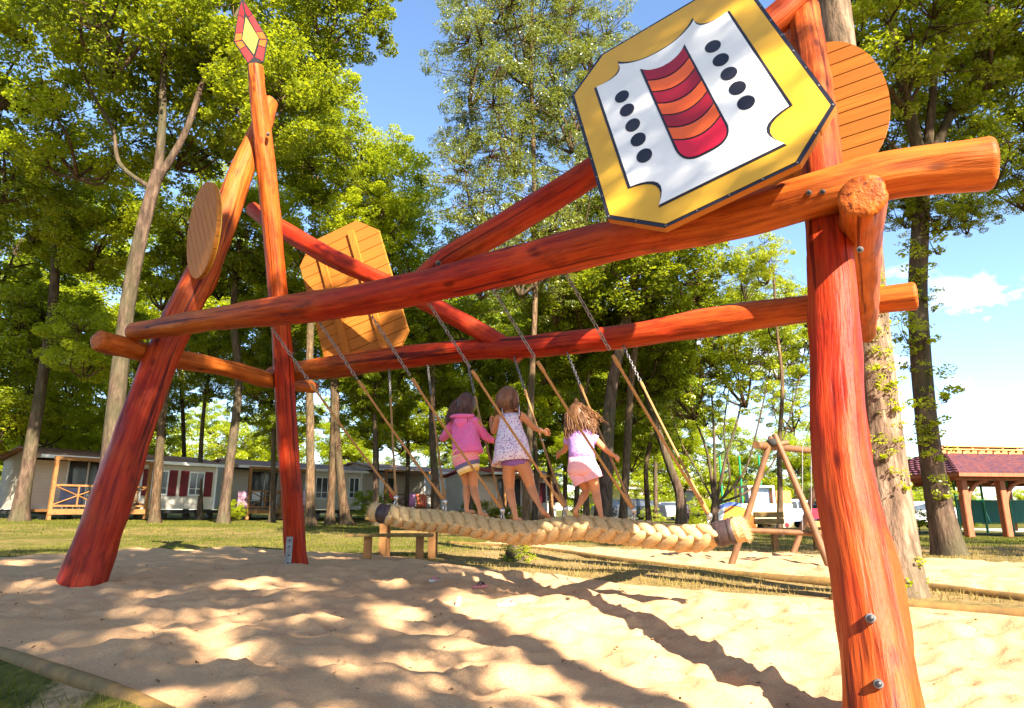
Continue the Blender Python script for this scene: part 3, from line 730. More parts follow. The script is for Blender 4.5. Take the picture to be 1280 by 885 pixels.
def person(label, j, skel_b, torso_fn, hair_fn, sc):
    """j: joint name -> (px, py, b)"""
    P = {k: PB(*v) for k, v in j.items()}
    foot = (P['fl'] + P['fr']) / 2
    root = empty('person', foot, 0, label, 'person', 'girls standing on the rope')
    s = sc
    names = ['pel', 'spine', 'chest', 'neck', 'hd', 'shl', 'ell', 'wrl', 'shr', 'elr', 'wrr', 'hil', 'knl', 'anl', 'hir', 'knr', 'anr', 'cl', 'cr']
    pel = (P['hil'] + P['hir']) / 2 + UP * .01; P['pel'] = pel
    P['chest'] = (P['shl'] + P['shr']) / 2 - UP * .02 * s; P['spine'] = pel.lerp(P['chest'], .5)
    P['neck'] = P['chest'].lerp(P['hd'], .50); P['cl'] = P['chest'].lerp(P['shl'], .5); P['cr'] = P['chest'].lerp(P['shr'], .5)
    V_, R_ = [], []; ix = {}
    def v(n, p, r): ix[n] = len(V_); V_.append(p); R_.append(r * s)
    v('pel', pel, .075); v('spine', P['spine'], .065); v('chest', P['chest'], .068); v('neck', P['neck'], .032); v('nk2', P['neck'].lerp(P['hd'], .5), .03)
    for sd in 'lr':
        v('c' + sd, P['c' + sd], .05); v('sh' + sd, P['sh' + sd], .038); v('ua' + sd, P['sh' + sd].lerp(P['el' + sd], .5), .030)
        v('el' + sd, P['el' + sd], .024); v('fa' + sd, P['el' + sd].lerp(P['wr' + sd], .4), .024); v('wr' + sd, P['wr' + sd], .016)
        v('hi' + sd, P['hi' + sd], .068); v('th' + sd, P['hi' + sd].lerp(P['kn' + sd], .5), .056); v('kn' + sd, P['kn' + sd], .039)
        kn, an = P['kn' + sd], P['an' + sd]
        v('ca' + sd, kn.lerp(an, .33) - FWD * .010, .038); v('sn' + sd, kn.lerp(an, .72), .026); v('an' + sd, an, .021)
        heel, toe = P['he' + sd], P['f' + sd]
        v('hf' + sd, heel.lerp(toe, .15) + UP * .012, .024); v('mf' + sd, heel.lerp(toe, .6) + UP * .008, .022); v('to' + sd, toe + UP * .002, .015)
    Ed = [('pel', 'spine'), ('spine', 'chest'), ('chest', 'neck'), ('neck', 'nk2')]
    for sd in 'lr':
        Ed += [('chest', 'c' + sd), ('c' + sd, 'sh' + sd), ('sh' + sd, 'ua' + sd), ('ua' + sd, 'el' + sd), ('el' + sd, 'fa' + sd), ('fa' + sd, 'wr' + sd),
               ('pel', 'hi' + sd), ('hi' + sd, 'th' + sd), ('th' + sd, 'kn' + sd), ('kn' + sd, 'ca' + sd), ('ca' + sd, 'sn' + sd), ('sn' + sd, 'an' + sd),
               ('an' + sd, 'hf' + sd), ('hf' + sd, 'mf' + sd), ('mf' + sd, 'to' + sd)]
    body = skin(V_, [(ix[a], ix[b]) for a, b in Ed], R_)
    mb = MB(); add_mesh(mb, body)
    # head with face turned away
    hd = P['hd']; up = (hd - P['neck']).normalized(); f = (FWD - up * FWD.dot(up)).normalized(); r = f.cross(up) * 1
    rot = Matrix((r, f, up)).transposed(); H = s * .098
    mb.ell(hd, (H * .78, H * .92, H * 1.12), rot, 0, 20, 14)
    mb.ell(hd + f * H * .35 - up * H * .45, (H * .56, H * .55, H * .62), rot, 0, 16, 10)
    mb.ell(hd + f * H * .92 - up * H * .12, (H * .13, H * .18, H * .20), rot, 0, 8, 6)
    for sx in (-1, 1):
        mb.ell(hd + r * sx * H * .78 - up * H * .08, (H * .10, H * .17, H * .27), rot, 0, 8, 6)
        mb.ell(hd + r * sx * H * .30 + f * H * .84 + up * H * .02, (H * .11, H * .06, H * .07), rot, 1, 8, 6)
    mb.ell(hd + f * H * .86 - up * H * .50, (H * .24, H * .06, H * .06), rot, 2, 10, 6)
    # hands closed round the cords
    for sd in 'lr':
        w, e = P['wr' + sd], P['el' + sd]; d = (w - e).normalized(); g = P['h' + sd + 'd'] if ('h' + sd + 'd') in P else (FWD * .6 + d * .8).normalized() * .05 + w
        d2 = (d * .8 + FWD * .35).normalized(); side = UP - d2 * UP.dot(d2); side.normalize(); nrm = d2.cross(side)
        if nrm.dot(FWD) < 0: nrm = -nrm
        pc = w + d2 * .028 * s; rot2 = Matrix((side, nrm, d2)).transposed()
        mb.ell(pc, (.027 * s, .012 * s, .033 * s), rot2, 0, 12, 8)
        for q in range(4):
            o_ = side * ((q - 1.5) * .0125 * s); b0 = pc + d2 * .024 * s + o_; ln = (.9, 1.0, .95, .8)[q] * s
            pts = [b0, b0 + d2 * .020 * ln, b0 + d2 * .028 * ln + nrm * .016 * ln, b0 + d2 * .014 * ln + nrm * .028 * ln]
            mb.tube(crom(pts, 3), [.0062 * s] * 9 + [.0045 * s], 7)
        b0 = pc - d2 * .008 * s + side * .022 * s
        mb.tube(crom([b0, b0 + side * .010 * s + nrm * .010 * s + d2 * .010 * s, b0 + nrm * .026 * s + d2 * .022 * s], 3), [.0075 * s] * 6 + [.005 * s], 7)
    for sd in 'lr':            # toes
        heel, toe = P['he' + sd], P['f' + sd]; t = (toe - heel).normalized(); q = t.cross(UP).normalized()
        for k in range(5):
            c = toe + q * ((k - 2) * .010 * s) - t * abs(k - 1) * .004; mb.ell(c, (.0065 * s, .0065 * s, .006 * s), None, 0, 8, 6)
    mb.build('body', [SKINM, mat('eye_dark', (.03, .02, .02)), mat('lip_pink', (.5, .16, .13))], root, smooth=True)
    torso_fn(root, P, s); hair_fn(root, hd, r, f, up, H)
    return root
def ring(p, hw, hd_, tilt=None):
    up = tilt or UP; a = (RT - up * RT.dot(up)).normalized(); b = up.cross(a); return (p, a * hw, b * hd_)
def sleeve(mb, a, b, r0, r1, mi=0, wob=.05):
    t = (b - a).normalized(); x = t.orthogonal().normalized(); y = t.cross(x); n = 6
    loft(mb, [(a.lerp(b, i / n), x * (r0 + (r1 - r0) * i / n), y * (r0 + (r1 - r0) * i / n)) for i in range(n + 1)], 14, mi, False, wob, r0 * 90)
def skull(mb, hd, r, f, up, H, k=1.07, mi=0):
    mb.ell(hd - f * H * .10 + up * H * .10, (H * .86 * k, H * .92 * k, H * 1.10 * k), Matrix((r, f, up)).transposed(), mi, 18, 12)
def locks(mb, hd, r, f, up, H, n, length, spread, drift, seed, thick=.011):
    rg = random.Random(seed)
    for i in range(n):
        w = rg.uniform(-1.9, 1.9); base = hd - f * (H * .62 * math.cos(w * .8)) + r * (H * .82 * math.sin(w)) + up * H * rg.uniform(-.1, .75)
        L = length * rg.uniform(.7, 1.1); d = (-up + r * math.sin(w) * spread * .9 - f * .35 * rg.uniform(.3, 1) + drift * rg.uniform(.3, 1.0)).normalized()
        p1 = base + d * L * .35 - f * .012; p2 = base + (d - up * .25).normalized() * L * .7 + drift * L * .15 * rg.random(); p3 = base + (d * .8 - up * .5).normalized() * L + drift * L * .35 * rg.random() + Vector((rg.gauss(0, .01), rg.gauss(0, .01), 0))
        P = crom([base, p1, p2, p3], 5); n_ = len(P)
        mb.tube(P, [thick * (1 - .75 * (k / (n_ - 1)) ** 2) for k in range(n_)], 6, 0, True, .55)
# fabrics
def stripes_mat():
    m, nt, b, o = newmat('striped_cotton'); a = node(nt, 'ShaderNodeAttribute', attribute_name='band').outputs['Fac']
    c = node(nt, 'ShaderNodeValToRGB'); c.color_ramp.interpolation = 'CONSTANT'; e = c.color_ramp.elements
    st = [(0, (.80, .50, .12)), (.16, (.72, .52, .30)), (.26, (.80, .30, .26)), (.48, (.82, .22, .30)), (.60, (.13, .11, .20)), (.76, (.85, .62, .30)), (.88, (.82, .45, .08))]
    while len(e) < len(st): e.new(.5)
    for i, (p, q) in enumerate(st): e[i].position = p; e[i].color = (*q, 1)
    nt.links.new(a, c.inputs[0]); nt.links.new(c.outputs[0], b.inputs['Base Color']); b.inputs['Roughness'].default_value = .85
stripes_mat()
def floral_mat():
    m, nt, b, o = newmat('flowered_cotton'); tc = node(nt, 'ShaderNodeTexCoord').outputs['Object']
    v = node(nt, 'ShaderNodeTexVoronoi'); v.inputs['Scale'].default_value = 62; nt.links.new(tc, v.inputs['Vector'])
    hs = node(nt, 'ShaderNodeSeparateColor'); nt.links.new(v.outputs['Color'], hs.inputs[0])
    c = ramp(nt, hs.outputs[0], [(.0, (.05, .06, .18)), (.3, (.40, .08, .40)), (.5, (.60, .06, .16)), (.75, (.12, .14, .42)), (1, (.62, .30, .50))])
    k = ramp(nt, v.outputs['Distance'], [(.30, (1, 1, 1)), (.40, (0, 0, 0))])
    nt.links.new(mixc(nt, k, (.70, .60, .66), c), b.inputs['Base Color']); b.inputs['Roughness'].default_value = .85
floral_mat()
M_PINK = mat('pink_fleece', (.80, .13, .32), (.72, .16, .36), 14, .9, None, .9, .03)
M_LILAC = mat('lilac_cotton', (.42, .22, .56), (.48, .26, .56), 13, .85, None, .8, .025)
M_SHORT = mat('pale_pink_cotton', (.84, .42, .42), (.78, .36, .40), 13, .85, None, .8, .025)
M_PURP = mat('violet_pants', (.26, .12, .42), (.22, .10, .36), 5, .8)

def outfitA(root, P, s):
    mb = MB(); pel, ch = P['pel'], P['chest']; up = (ch - pel).normalized()
    hem = PB(584, 568, 5.0); 
    R_ = [(hem, .150, .115), (hem.lerp(ch, .25), .138, .105), (hem.lerp(ch, .55), .125, .095), (hem.lerp(ch, .82), .128, .088), (ch + up * .01, .122, .075), (ch + up * .035, .075, .06), (ch + up * .05, .045, .045)]
    loft(mb, [ring(p, a, b, up) for p, a, b in R_], 26, 0, True, .10, 3)
    for sd in 'lr':
        sleeve(mb, P['sh' + sd] + (P['chest'] - P['sh' + sd]) * .25, P['el' + sd], .052, .040); sleeve(mb, P['el' + sd], P['wr' + sd], .040, .031)
        mb.ell(P['el' + sd], (.040, .040, .040)); mb.ell(P['sh' + sd] * .75 + P['chest'] * .25, (.052, .05, .045))
    mb.build('hooded_jacket', M_PINK, root, smooth=True)
    mb = MB()                  # hood lying on the back: a scoop pointing down
    a = RT; c = ch + up * .055 - FWD * .07; vs = []; rows = 7; cols = 13
    for i in range(rows):
        t = i / (rows - 1)
        for k in range(cols):
            w = (k / (cols - 1) - .5) * 2; wd = .118 * (1 - t * t * .92)
            vs.append(c + a * (w * wd) - up * (t * .125) - FWD * (.02 + .030 * math.sin(PI * min(1, t * 1.1)) * (1 - w * w)) + FWD * (.075 * w * w))
    fs = [(i * cols + k, i * cols + k + 1, (i + 1) * cols + k + 1, (i + 1) * cols + k) for i in range(rows - 1) for k in range(cols - 1)]
    mb.add(vs, fs)
    rim = [c + a * (w * .122) + up * .006 - FWD * .03 + FWD * .075 * w * w for w in [q / 8 for q in range(-8, 9)]]; mb.tube(rim, .018, 8)
    o = mb.build('hood', M_PINK, root, smooth=True); m_ = o.modifiers.new('t', 'SOLIDIFY'); m_.thickness = .012
    mb = MB(); bt = PB(587, 592, 5.0); top = PB(579, 562, 5.0); rs = []; band = []; n = 14; seg = 28
    for i in range(n + 1):
        t = i / n; q = top.lerp(bt, t); rs.append(ring(q, .120 + .018 * math.sin(PI * t) - .032 * t, .098 - .018 * t, (top - bt).normalized())); band += [min(1, t + 0.0)] * seg
    loft(mb, rs, seg, 0, False, .07, 8)
    mb.att = {'band': ('FLOAT', band)}; mb.build('striped_skirt', MATS['striped_cotton'], root, smooth=True)
def hairA(root, hd, r, f, up, H):
    mb = MB(); skull(mb, hd, r, f, up, H); locks(mb, hd, r, f, up, H, 240, .19, .42, RT * -.55, 5, .007); mb.build('hair', M_HAIR1, root, smooth=True)
person('girl in a pink hooded jacket and striped skirt, leftmost on the rope',
       dict(hd=(583, 507, 5.06), shl=(564, 528, 5.05), shr=(597, 526, 5.05), ell=(557, 544, 5.16), wrl=(553, 548, 5.30), elr=(606, 545, 5.14), wrr=(614, 550, 5.30),
            hil=(579, 575, 5.04), hir=(590, 575, 5.04), knl=(584, 608, 5.10), knr=(592, 610, 5.08), anl=(583, 635, 5.0), anr=(600, 638, 5.0),
            hel=(582, 642, 4.97), fl=(593, 640, 5.12), her=(598, 645, 4.97), fr=(609, 644, 5.12)), 5, outfitA, hairA, .96)
def outfitB(root, P, s):
    mb = MB(); ch = P['chest']; up = (PB(637, 520, 5.05) - PB(640, 575, 5.0)).normalized()
    pts = [(PB(640, 579, 5.0), .182, .125), (PB(640, 566, 5.0), .168, .118), (PB(639, 550, 5.02), .138, .102), (PB(638, 536, 5.04), .110, .086), (PB(638, 526, 5.05), .098, .078), (PB(638, 519, 5.05), .094, .070)]
    loft(mb, [ring(p, a, b, up) for p, a, b in pts], 30, 0, False, .12, 5)
    o = mb.build('flowered_dress', MATS['flowered_cotton'], root, smooth=True); m_ = o.modifiers.new('t', 'SOLIDIFY'); m_.thickness = .006
    mb = MB()
    for x, dx in ((628, 0), (649, 1)):
        a = PB(x, 520, 4.97); mb.tube([a, PB(x, 512, 4.99), PB(x, 508, 5.05)], .012, 8, 0, True, .4)
    mb.build('strap', MATS['flowered_cotton'], root, smooth=True)
    mb = MB(); c = (P['hil'] + P['hir']) / 2 + UP * .005
    loft(mb, [ring(c - UP * .052, .06, .055), ring(c - UP * .035, .12, .088), ring(c + UP * .03, .128, .095), ring(c + UP * .08, .11, .09)], 22)
    mb.build('briefs', M_PURP, root, smooth=True)
def hairB(root, hd, r, f, up, H):
    mb = MB(); skull(mb, hd, r, f, up, H); locks(mb, hd, r, f, up, H, 200, .125, .35, RT * -.15, 6, .007); mb.build('hair', M_HAIR2, root, smooth=True)
person('girl in a small flowered white sundress, middle of the three on the rope',
       dict(hd=(636, 501, 5.07), shl=(623, 521, 5.05), shr=(652, 519, 5.05), ell=(617, 541, 5.12), wrl=(613, 526, 5.33), elr=(668, 535, 5.14), wrr=(680, 540, 5.36),
            hil=(634, 576, 5.03), hir=(653, 576, 5.03), knl=(637, 612, 5.08), knr=(664, 610, 5.10), anl=(644, 644, 5.0), anr=(675, 633, 5.02),
            hel=(644, 652, 4.97), fl=(651, 650, 5.10), her=(678, 642, 4.99), fr=(687, 647, 5.10)), 5, outfitB, hairB, 1.06)
def outfitC(root, P, s):
    mb = MB(); up = (PB(724, 540, 5.05) - PB(727, 572, 5.0)).normalized()
    pts = [(PB(727, 575, 5.0), .108, .085), (PB(727, 565, 5.0), .104, .082), (PB(726, 552, 5.03), .104, .078), (PB(725, 542, 5.05), .106, .07), (PB(724, 536, 5.05), .075, .055), (PB(724, 532, 5.05), .04, .04)]
    loft(mb, [ring(p, a, b, up) for p, a, b in pts], 24, 0, True, .07, 11)
    for sd in 'lr': sleeve(mb, P['sh' + sd] + (P['chest'] - P['sh' + sd]) * .3, P['sh' + sd].lerp(P['el' + sd], .35), .045, .042)
    mb.build('lilac_top', M_LILAC, root, smooth=True)
    mb = MB(); w = PB(727, 572, 5.0); c = PB(729, 588, 5.0)
    loft(mb, [ring(w, .105, .085), ring(w.lerp(c, .5), .122, .098), ring(c, .132, .10), ring(c - UP * .035, .115, .09)], 24, 0, True, .06, 2)
    for (a, b, r0, r1) in ((PB(721, 588, 5.0), PB(729, 603, 5.02), .076, .076), (PB(737, 586, 5.0), PB(742, 599, 5.01), .076, .080)): sleeve(mb, a, b, r0, r1)
    mb.build('shorts', M_SHORT, root, smooth=True)
def hairC(root, hd, r, f, up, H):
    mb = MB(); skull(mb, hd, r, f, up, H); mb.ell(hd + up * H * 1.45 - r * H * .1, (H * .20, H * .2, H * .24))
    locks(mb, hd, r, f, up, H, 260, .195, .62, RT * .25, 7, .0065); locks(mb, hd, r, f, up, H, 60, .17, .6, RT * 1.3 + UP * .3, 8, .005); mb.build('hair', M_HAIR3, root, smooth=True)
person('girl in a lilac top and pale pink shorts, rightmost on the rope, long hair flying',
       dict(hd=(723, 520, 5.07), shl=(711, 546, 5.05), shr=(740, 545, 5.05), ell=(706, 563, 5.14), wrl=(697, 568, 5.28), elr=(757, 562, 5.12), wrr=(769, 571, 5.26),
            hil=(722, 590, 5.02), hir=(738, 588, 5.02), knl=(734, 613, 5.12), knr=(745, 616, 5.06), anl=(722, 634, 5.0), anr=(751, 643, 4.99),
            hel=(718, 639, 4.96), fl=(722, 649, 5.03), her=(750, 652, 4.97), fr=(763, 650, 5.10)), 5, outfitC, hairC, .95)

# ------------------------------------------------------------------ TREES
def npmesh(name, co, nf, k, mats, rnd=None, smooth=False):
    me = bpy.data.meshes.new(name); me.vertices.add(len(co)); me.vertices.foreach_set('co', co.astype(np.float32).ravel())
    me.loops.add(nf * k); me.loops.foreach_set('vertex_index', np.arange(nf * k, dtype=np.int32)); me.polygons.add(nf)
    me.polygons.foreach_set('loop_start', np.arange(0, nf * k, k, dtype=np.int32)); me.update(calc_edges=True)
    if rnd is not None: a = me.attributes.new('rnd', 'FLOAT', 'FACE'); a.data.foreach_set('value', rnd.astype(np.float32))
    for m in mats: me.materials.append(m)
    return me
def leaves(name, cen, size, rg, m, slim=.62, upb=.7, droop=0.0, rndbias=None):
    n = len(cen); nr = rg.normal(size=(n, 3)); nr[:, 2] = np.abs(nr[:, 2]) + upb; nr /= np.linalg.norm(nr, axis=1)[:, None]
    t = rg.normal(size=(n, 3)); t[:, 2] -= droop; t -= nr * (t * nr).sum(1)[:, None]; t /= np.linalg.norm(t, axis=1)[:, None]; s = np.cross(nr, t)
    L = size * rg.uniform(.45, 1.5, n)[:, None]; w = L * slim
    co = np.stack([cen - t * L * .5, cen - t * L * .05 - s * w * .5 + nr * L * .08, cen + t * L * .5, cen + t * L * .05 + s * w * .5 + nr * L * .08], 1).reshape(-1, 3)
    rnd = rg.uniform(0, 1, n)
    if rndbias is not None: rnd = np.clip(rnd * .6 + rndbias * .4, 0, 1)
    return npmesh(name, co, n, 4, [m], rnd)
VAR = {}
def lump(key, seed, Rr, n_cl, n_lf, lsize, m, cl_r=.5, flat=.75, slim=.62, droop=0.0, upb=.7, hollow=.35):
    """one limb's worth of crown about 2*Rr across: twigs from the foot, leaf clumps at their ends"""
    rg = np.random.default_rng(seed); d = rg.normal(size=(n_cl, 3)); d /= np.linalg.norm(d, axis=1)[:, None]
    rad = Rr * (hollow + (1 - hollow) * rg.uniform(0, 1, n_cl) ** .6); c = d * rad[:, None]; c[:, 2] *= flat
    c *= (1 + .25 * np.array([noise.noise(Vector(q * 1.5) + Vector((seed, 0, 0))) for q in d]))[:, None]
    cen = []; bias = []
    for i in range(n_cl):
        k = max(8, int(n_lf / n_cl * rg.uniform(.45, 1.6))); rr = cl_r * rg.uniform(.6, 1.35)
        p = rg.normal(size=(k, 3)); p /= np.linalg.norm(p, axis=1)[:, None]; p *= (rr * rg.uniform(.25, 1, k) ** .5)[:, None]; p[:, 2] = p[:, 2] * .62 - droop * np.abs(p[:, 2]) * .8
        cen.append(c[i] + p); bias.append(np.full(k, rg.uniform(0, 1)))
    cen = np.concatenate(cen); bias = np.concatenate(bias)
    lm = leaves('crown', cen, lsize, rg, m, slim, upb, droop, bias)
    mb = MB(); foot = Vector((0, 0, -Rr * flat * .95)); mains = []
    for k in range(6):
        j = rg.integers(0, n_cl); e = Vector(c[j]) * .62; mid = foot.lerp(e, .5) + Vector(rg.normal(size=3)) * .12 * Rr; mid.z -= .08 * Rr
        P = crom([foot, mid, e], 4); mb.tube(P, [Rr * .026 * (1 - .75 * q / 8) for q in range(9)], 6); mains.append(P)
    for i in range(0, n_cl):
        q = Vector(c[i]); P = min((p for M_ in mains for p in M_[2:]), key=lambda p: (p - q).length); mid = P.lerp(q, .5) + Vector(rg.normal(size=3)) * .06 * Rr
        mb.tube([P, mid, q], [Rr * .009, Rr * .006, Rr * .003], 4)
    o = mb.build('limbs', M_BARK, None, True, local=True); lb = o.data; bpy.data.objects.remove(o)
    VAR[key] = (lm, lb)
for k in range(4): lump('oak%d' % k, 20 + k, 2.7, 74, 16500, .125, L_OAK, .52)
for k in range(2): lump('dark%d' % k, 30 + k, 2.7, 70, 15000, .13, L_DARK, .54)
for k in range(2): lump('dap%d' % k, 90 + k, 2.6, 62, 8600, .13, L_OAK, .36)  # sparser crowns for the unseen trees, gaps shaped to dapple the sunlight
for k in range(3): lump('light%d' % k, 40 + k, 2.5, 70, 14500, .115, L_LIGHT, .5)
for k in range(3): lump('feath%d' % k, 50 + k, 2.2, 120, 13500, .105, L_FEATH, .32, 1.1, .30, .5, .1, .1)
for k in range(2): lump('near%d' % k, 60 + k, 1.7, 80, 12500, .072, L_OAK, .27, .7, .66)
for k in range(2): lump('fan%d' % k, 70 + k, 2.0, 110, 14000, .095, L_LIGHT, .28, .9, .42, .2, .3, .1)
lump('sprout', 80, .30, 8, 260, .055, L_LIGHT, .12, .9, .66)
rgp = random.Random(11)
def crown(root, fam, px, py, D, s=1.0, sx=None, pos=None):
    n = {'dap': 2, 'oak': 4, 'dark': 2, 'light': 3, 'feath': 3, 'near': 2, 'fan': 2}.get(fam)
    lm, lb = VAR[fam if n is None else fam + str(rgp.randrange(n))]
    p = (pos or PD(px, py, D)) - root.location; rz = rgp.uniform(0, 2 * PI)
    q = (s, s, s) if sx is None else (s * sx[0], s * sx[1], s * sx[2])
    for me, nm in ((lm, 'crown'), (lb, 'limbs')):
        o = bpy.data.objects.new(nm, me); C.objects.link(o); o.parent = root; o.location = p; o.rotation_euler = (rgp.uniform(-.15, .15), rgp.uniform(-.15, .15), rz); o.scale = q
def stem(mb, P, r0, r1, seg=12, flare=0.0, pw=.8):
    pts = crom(P, 8); n = len(pts); fr = frames(pts); vs = []; fs = []; run = 0
    for i, (p, (t, a, b)) in enumerate(zip(pts, fr)):
        if i: run += (pts[i] - pts[i - 1]).length
        q = i / (n - 1); r = r0 + (r1 - r0) * q ** pw + flare * r0 * math.exp(-run / (r0 * 2.2))
        for k in range(seg):
            w = 2 * PI * k / seg; rr = r * (1 + .10 * noise.noise(Vector((math.cos(w) * 1.6, math.sin(w) * 1.6, run * .7))) + (flare * .22 * math.sin(w * 5 + 1) * math.exp(-run / (r0 * 1.6))))
            vs.append(p + a * math.cos(w) * rr + b * math.sin(w) * rr)
    for i in range(n - 1):
        for k in range(seg):
            k2 = (k + 1) % seg; fs.append((i * seg + k, i * seg + k2, (i + 1) * seg + k2, (i + 1) * seg + k))
    mb.add(vs, fs)
def tree(name, label, D, path, r0, r1, crowns, bark=None, forks=(), group=None, seg=12, flare=.5, base_z=None, cat='tree'):
    b = PD(path[0][0], path[0][1], D); gzv = gbase(max(-30, min(30, b.x)), b.y)
    b.z = gzv - .05
    root = empty(name, b, 0, label, cat, group)
    P = [b] + [PD(x, y, D + (q[0] if q else 0)) for x, y, *q in path[1:]]
    mb = MB(); stem(mb, P, r0, r1, seg, flare)
    for f in forks:
        fp, fr0, fr1 = f; stem(mb, [PD(x, y, D + (q[0] if q else 0)) for x, y, *q in fp], fr0, fr1, max(6, seg - 4))
    mb.build('trunk', bark or M_BARK, root, smooth=True)
    for c in crowns:
        fam, x, y, dd, s = c[:5]; crown(root, fam, x, y, D + dd, s, c[5] if len(c) > 5 else None)
    return root

tree('oak_tree', 'tall oak with thick forked trunk behind the left leaning red post', 16, [(122, 662), (135, 590), (152, 440), (163, 360), (180, 280), (197, 215)], .215, .16,
     [('oak', 30, 60, 1, 1.0), ('oak', 150, 10, -1, 1.0), ('oak', 262, 50, 1, 1.0), ('light', 105, 165, 2, .95), ('oak', 335, 120, 1, .85), ('dark', 240, 150, 3, .9), ('oak', 60, -90, 0, 1.1), ('dark', 190, -110, 2, 1.1), ('oak', 330, -60, 1, 1.0), ('oak', 418, 10, 1, .72), ('oak', 20, 190, 3, .9), ('oak', 385, 95, 2, .6), ('oak', 440, -70, 1, .8)],
     M_BARK_DK, [([(197, 225), (203, 150), (205, 60), (215, -40)], .13, .06), ([(195, 228), (232, 165), (262, 80), (300, 10)], .11, .05), ([(188, 235), (150, 205), (140, 160), (112, 110), (85, 40)], .07, .03)], seg=16)
tree('oak_tree', 'oak with leaning trunk at the far left edge beside the porch', 24, [(23, 652), (38, 565), (50, 490), (66, 385), (70, 300)], .24, .15,
     [('oak', 60, 250, 0, 1.0), ('dark', 5, 300, 1, 1.1), ('oak', 125, 290, 0, .9), ('oak', 55, 400, 1, .9), ('dark', -20, 430, 2, 1.0), ('light', 110, 430, -1, .7), ('oak', 0, 500, 1, .9), ('light', 55, 520, 3, .7)], M_BARK_DK)
tree('oak_tree', 'bare grey trunk of an oak left of the red shuttered window', 25, [(192, 657), (200, 560), (206, 495), (222, 400), (232, 320)], .17, .11,
     [('oak', 240, 260, 0, 1.0), ('light', 205, 350, 1, .75), ('dark', 270, 330, 1, .8), ('oak', 180, 430, 3, .65)], M_BARK)
tree('oak_tree', 'second crooked trunk between the first and second cabin, right of the sky gap', 25, [(278, 658), (286, 590), (298, 480), (292, 390), (300, 300)], .19, .12,
     [('oak', 300, 300, 0, .9), ('light', 340, 240, 1, .9), ('oak', 375, 185, 1, .9), ('light', 340, 360, 1, .7), ('oak', 262, 420, 1, .6), ('dark', 330, 440, 3, .6)], M_BARK_DK)
tree('oak_tree', 'pale sunlit straight trunk just right of the upright far left post', 24, [(388, 660), (388, 560), (387, 450), (392, 330)], .17, .12,
     [('light', 395, 300, 0, .9), ('oak', 420, 200, 1, .9), ('light', 400, 120, 1, .8), ('oak', 452, 250, 1, .8), ('dark', 370, 400, 2, .7), ('oak', 430, 400, 2, .7)], M_BARK_PALE)
tree('oak_tree', 'left one of the pair of close trunks in front of the second cabin', 26, [(412, 660), (415, 600), (417, 500), (412, 400), (420, 300)], .16, .10,
     [('light', 470, 320, 1, 1.0), ('light', 500, 235, -1, .85), ('light', 440, 340, 0, .8), ('light', 515, 310, -1, .8), ('light', 480, 270, -2, .7)], M_BARK)
tree('oak_tree', 'right one of the pair of close trunks, with swollen foot', 26, [(433, 660), (426, 600), (420, 520), (424, 430), (440, 350)], .18, .09,
     [('light', 480, 190, 0, .6), ('oak', 452, 430, 0, .7), ('dark', 470, 480, 3, .65), ('light', 420, 470, 4, .5)], M_BARK, flare=.9)
tree('oak_tree', 'tree with bulging stump end behind the left end of the braided rope', 28, [(547, 655), (545, 610), (540, 540), (541, 470), (538, 400)], .18, .10,
     [('dark', 540, 410, 0, .9), ('oak', 500, 420, 1, .8), ('dark', 580, 400, 1, .9), ('oak', 545, 480, 2, .5)], M_BARK_DK, flare=.8)
tree('locust_tree', 'tall feathery tree with slender pale trunk behind the middle of the frame', 19, [(656, 660), (660, 580), (665, 470), (669, 360), (667, 200), (664, 60), (668, -80)], .115, .05,
     [('feath', 655, 290, 0, .95), ('feath', 600, 230, 0, .85), ('feath', 715, 235, 1, .95), ('feath', 640, 140, 0, .95), ('feath', 705, 120, 0, .95), ('feath', 597, 70, 0, .85), ('feath', 655, 30, 0, 1.0), ('feath', 735, 40, 0, .8), ('feath', 620, -40, 0, 1.0), ('feath', 700, -60, 0, 1.0), ('feath', 580, 170, 1, .5), ('feath', 762, 150, 2, .9), ('feath', 600, 320, 2, .7), ('feath', 700, 330, 2, .9)], M_BARK_PALE, seg=8)
tree('oak_tree', 'broad dark trunk behind the girl in pale pink shorts', 21, [(755, 662), (758, 590), (764, 490), (783, 400), (797, 330)], .235, .15,
     [('dark', 790, 330, 0, .95), ('dark', 735, 365, 1, .9), ('oak', 845, 350, 0, .85), ('dark', 760, 290, 2, .9), ('oak', 700, 400, 3, .8), ('dark', 810, 270, 3, .8), ('oak', 800, 410, 2, .6), ('light', 870, 390, 3, .6)], M_BARK_DK)
tree('oak_tree', 'shaggy ivy flecked trunk just right of the broad dark trunk', 21.5, [(777, 662), (783, 580), (788, 490), (796, 420)], .14, .10,
     [('oak', 815, 410, 1, .5), ('light', 770, 430, 1, .4)], M_BARK_PALE)
tree('ash_tree', 'slim pale forked tree behind the hair of the right girl', 23, [(734, 662), (732, 600), (730, 540), (728, 500)], .12, .08,
     [('oak', 715, 410, 0, .7), ('light', 745, 420, 1, .5), ('oak', 690, 450, 1, .6)], M_BARK_PALE, [([(728, 505), (720, 460), (714, 420)], .06, .03), ([(729, 505), (738, 460), (745, 420)], .06, .03)], seg=8)
tree('oak_tree', 'dark trunk leaning left behind the seated walker, left of the small swings', 24, [(852, 660), (850, 620), (838, 585), (818, 525), (800, 465)], .20, .10,
     [('oak', 800, 440, 0, .8), ('dark', 760, 470, 1, .7), ('light', 835, 450, 2, .6), ('oak', 790, 500, 3, .5)], M_BARK_DK)
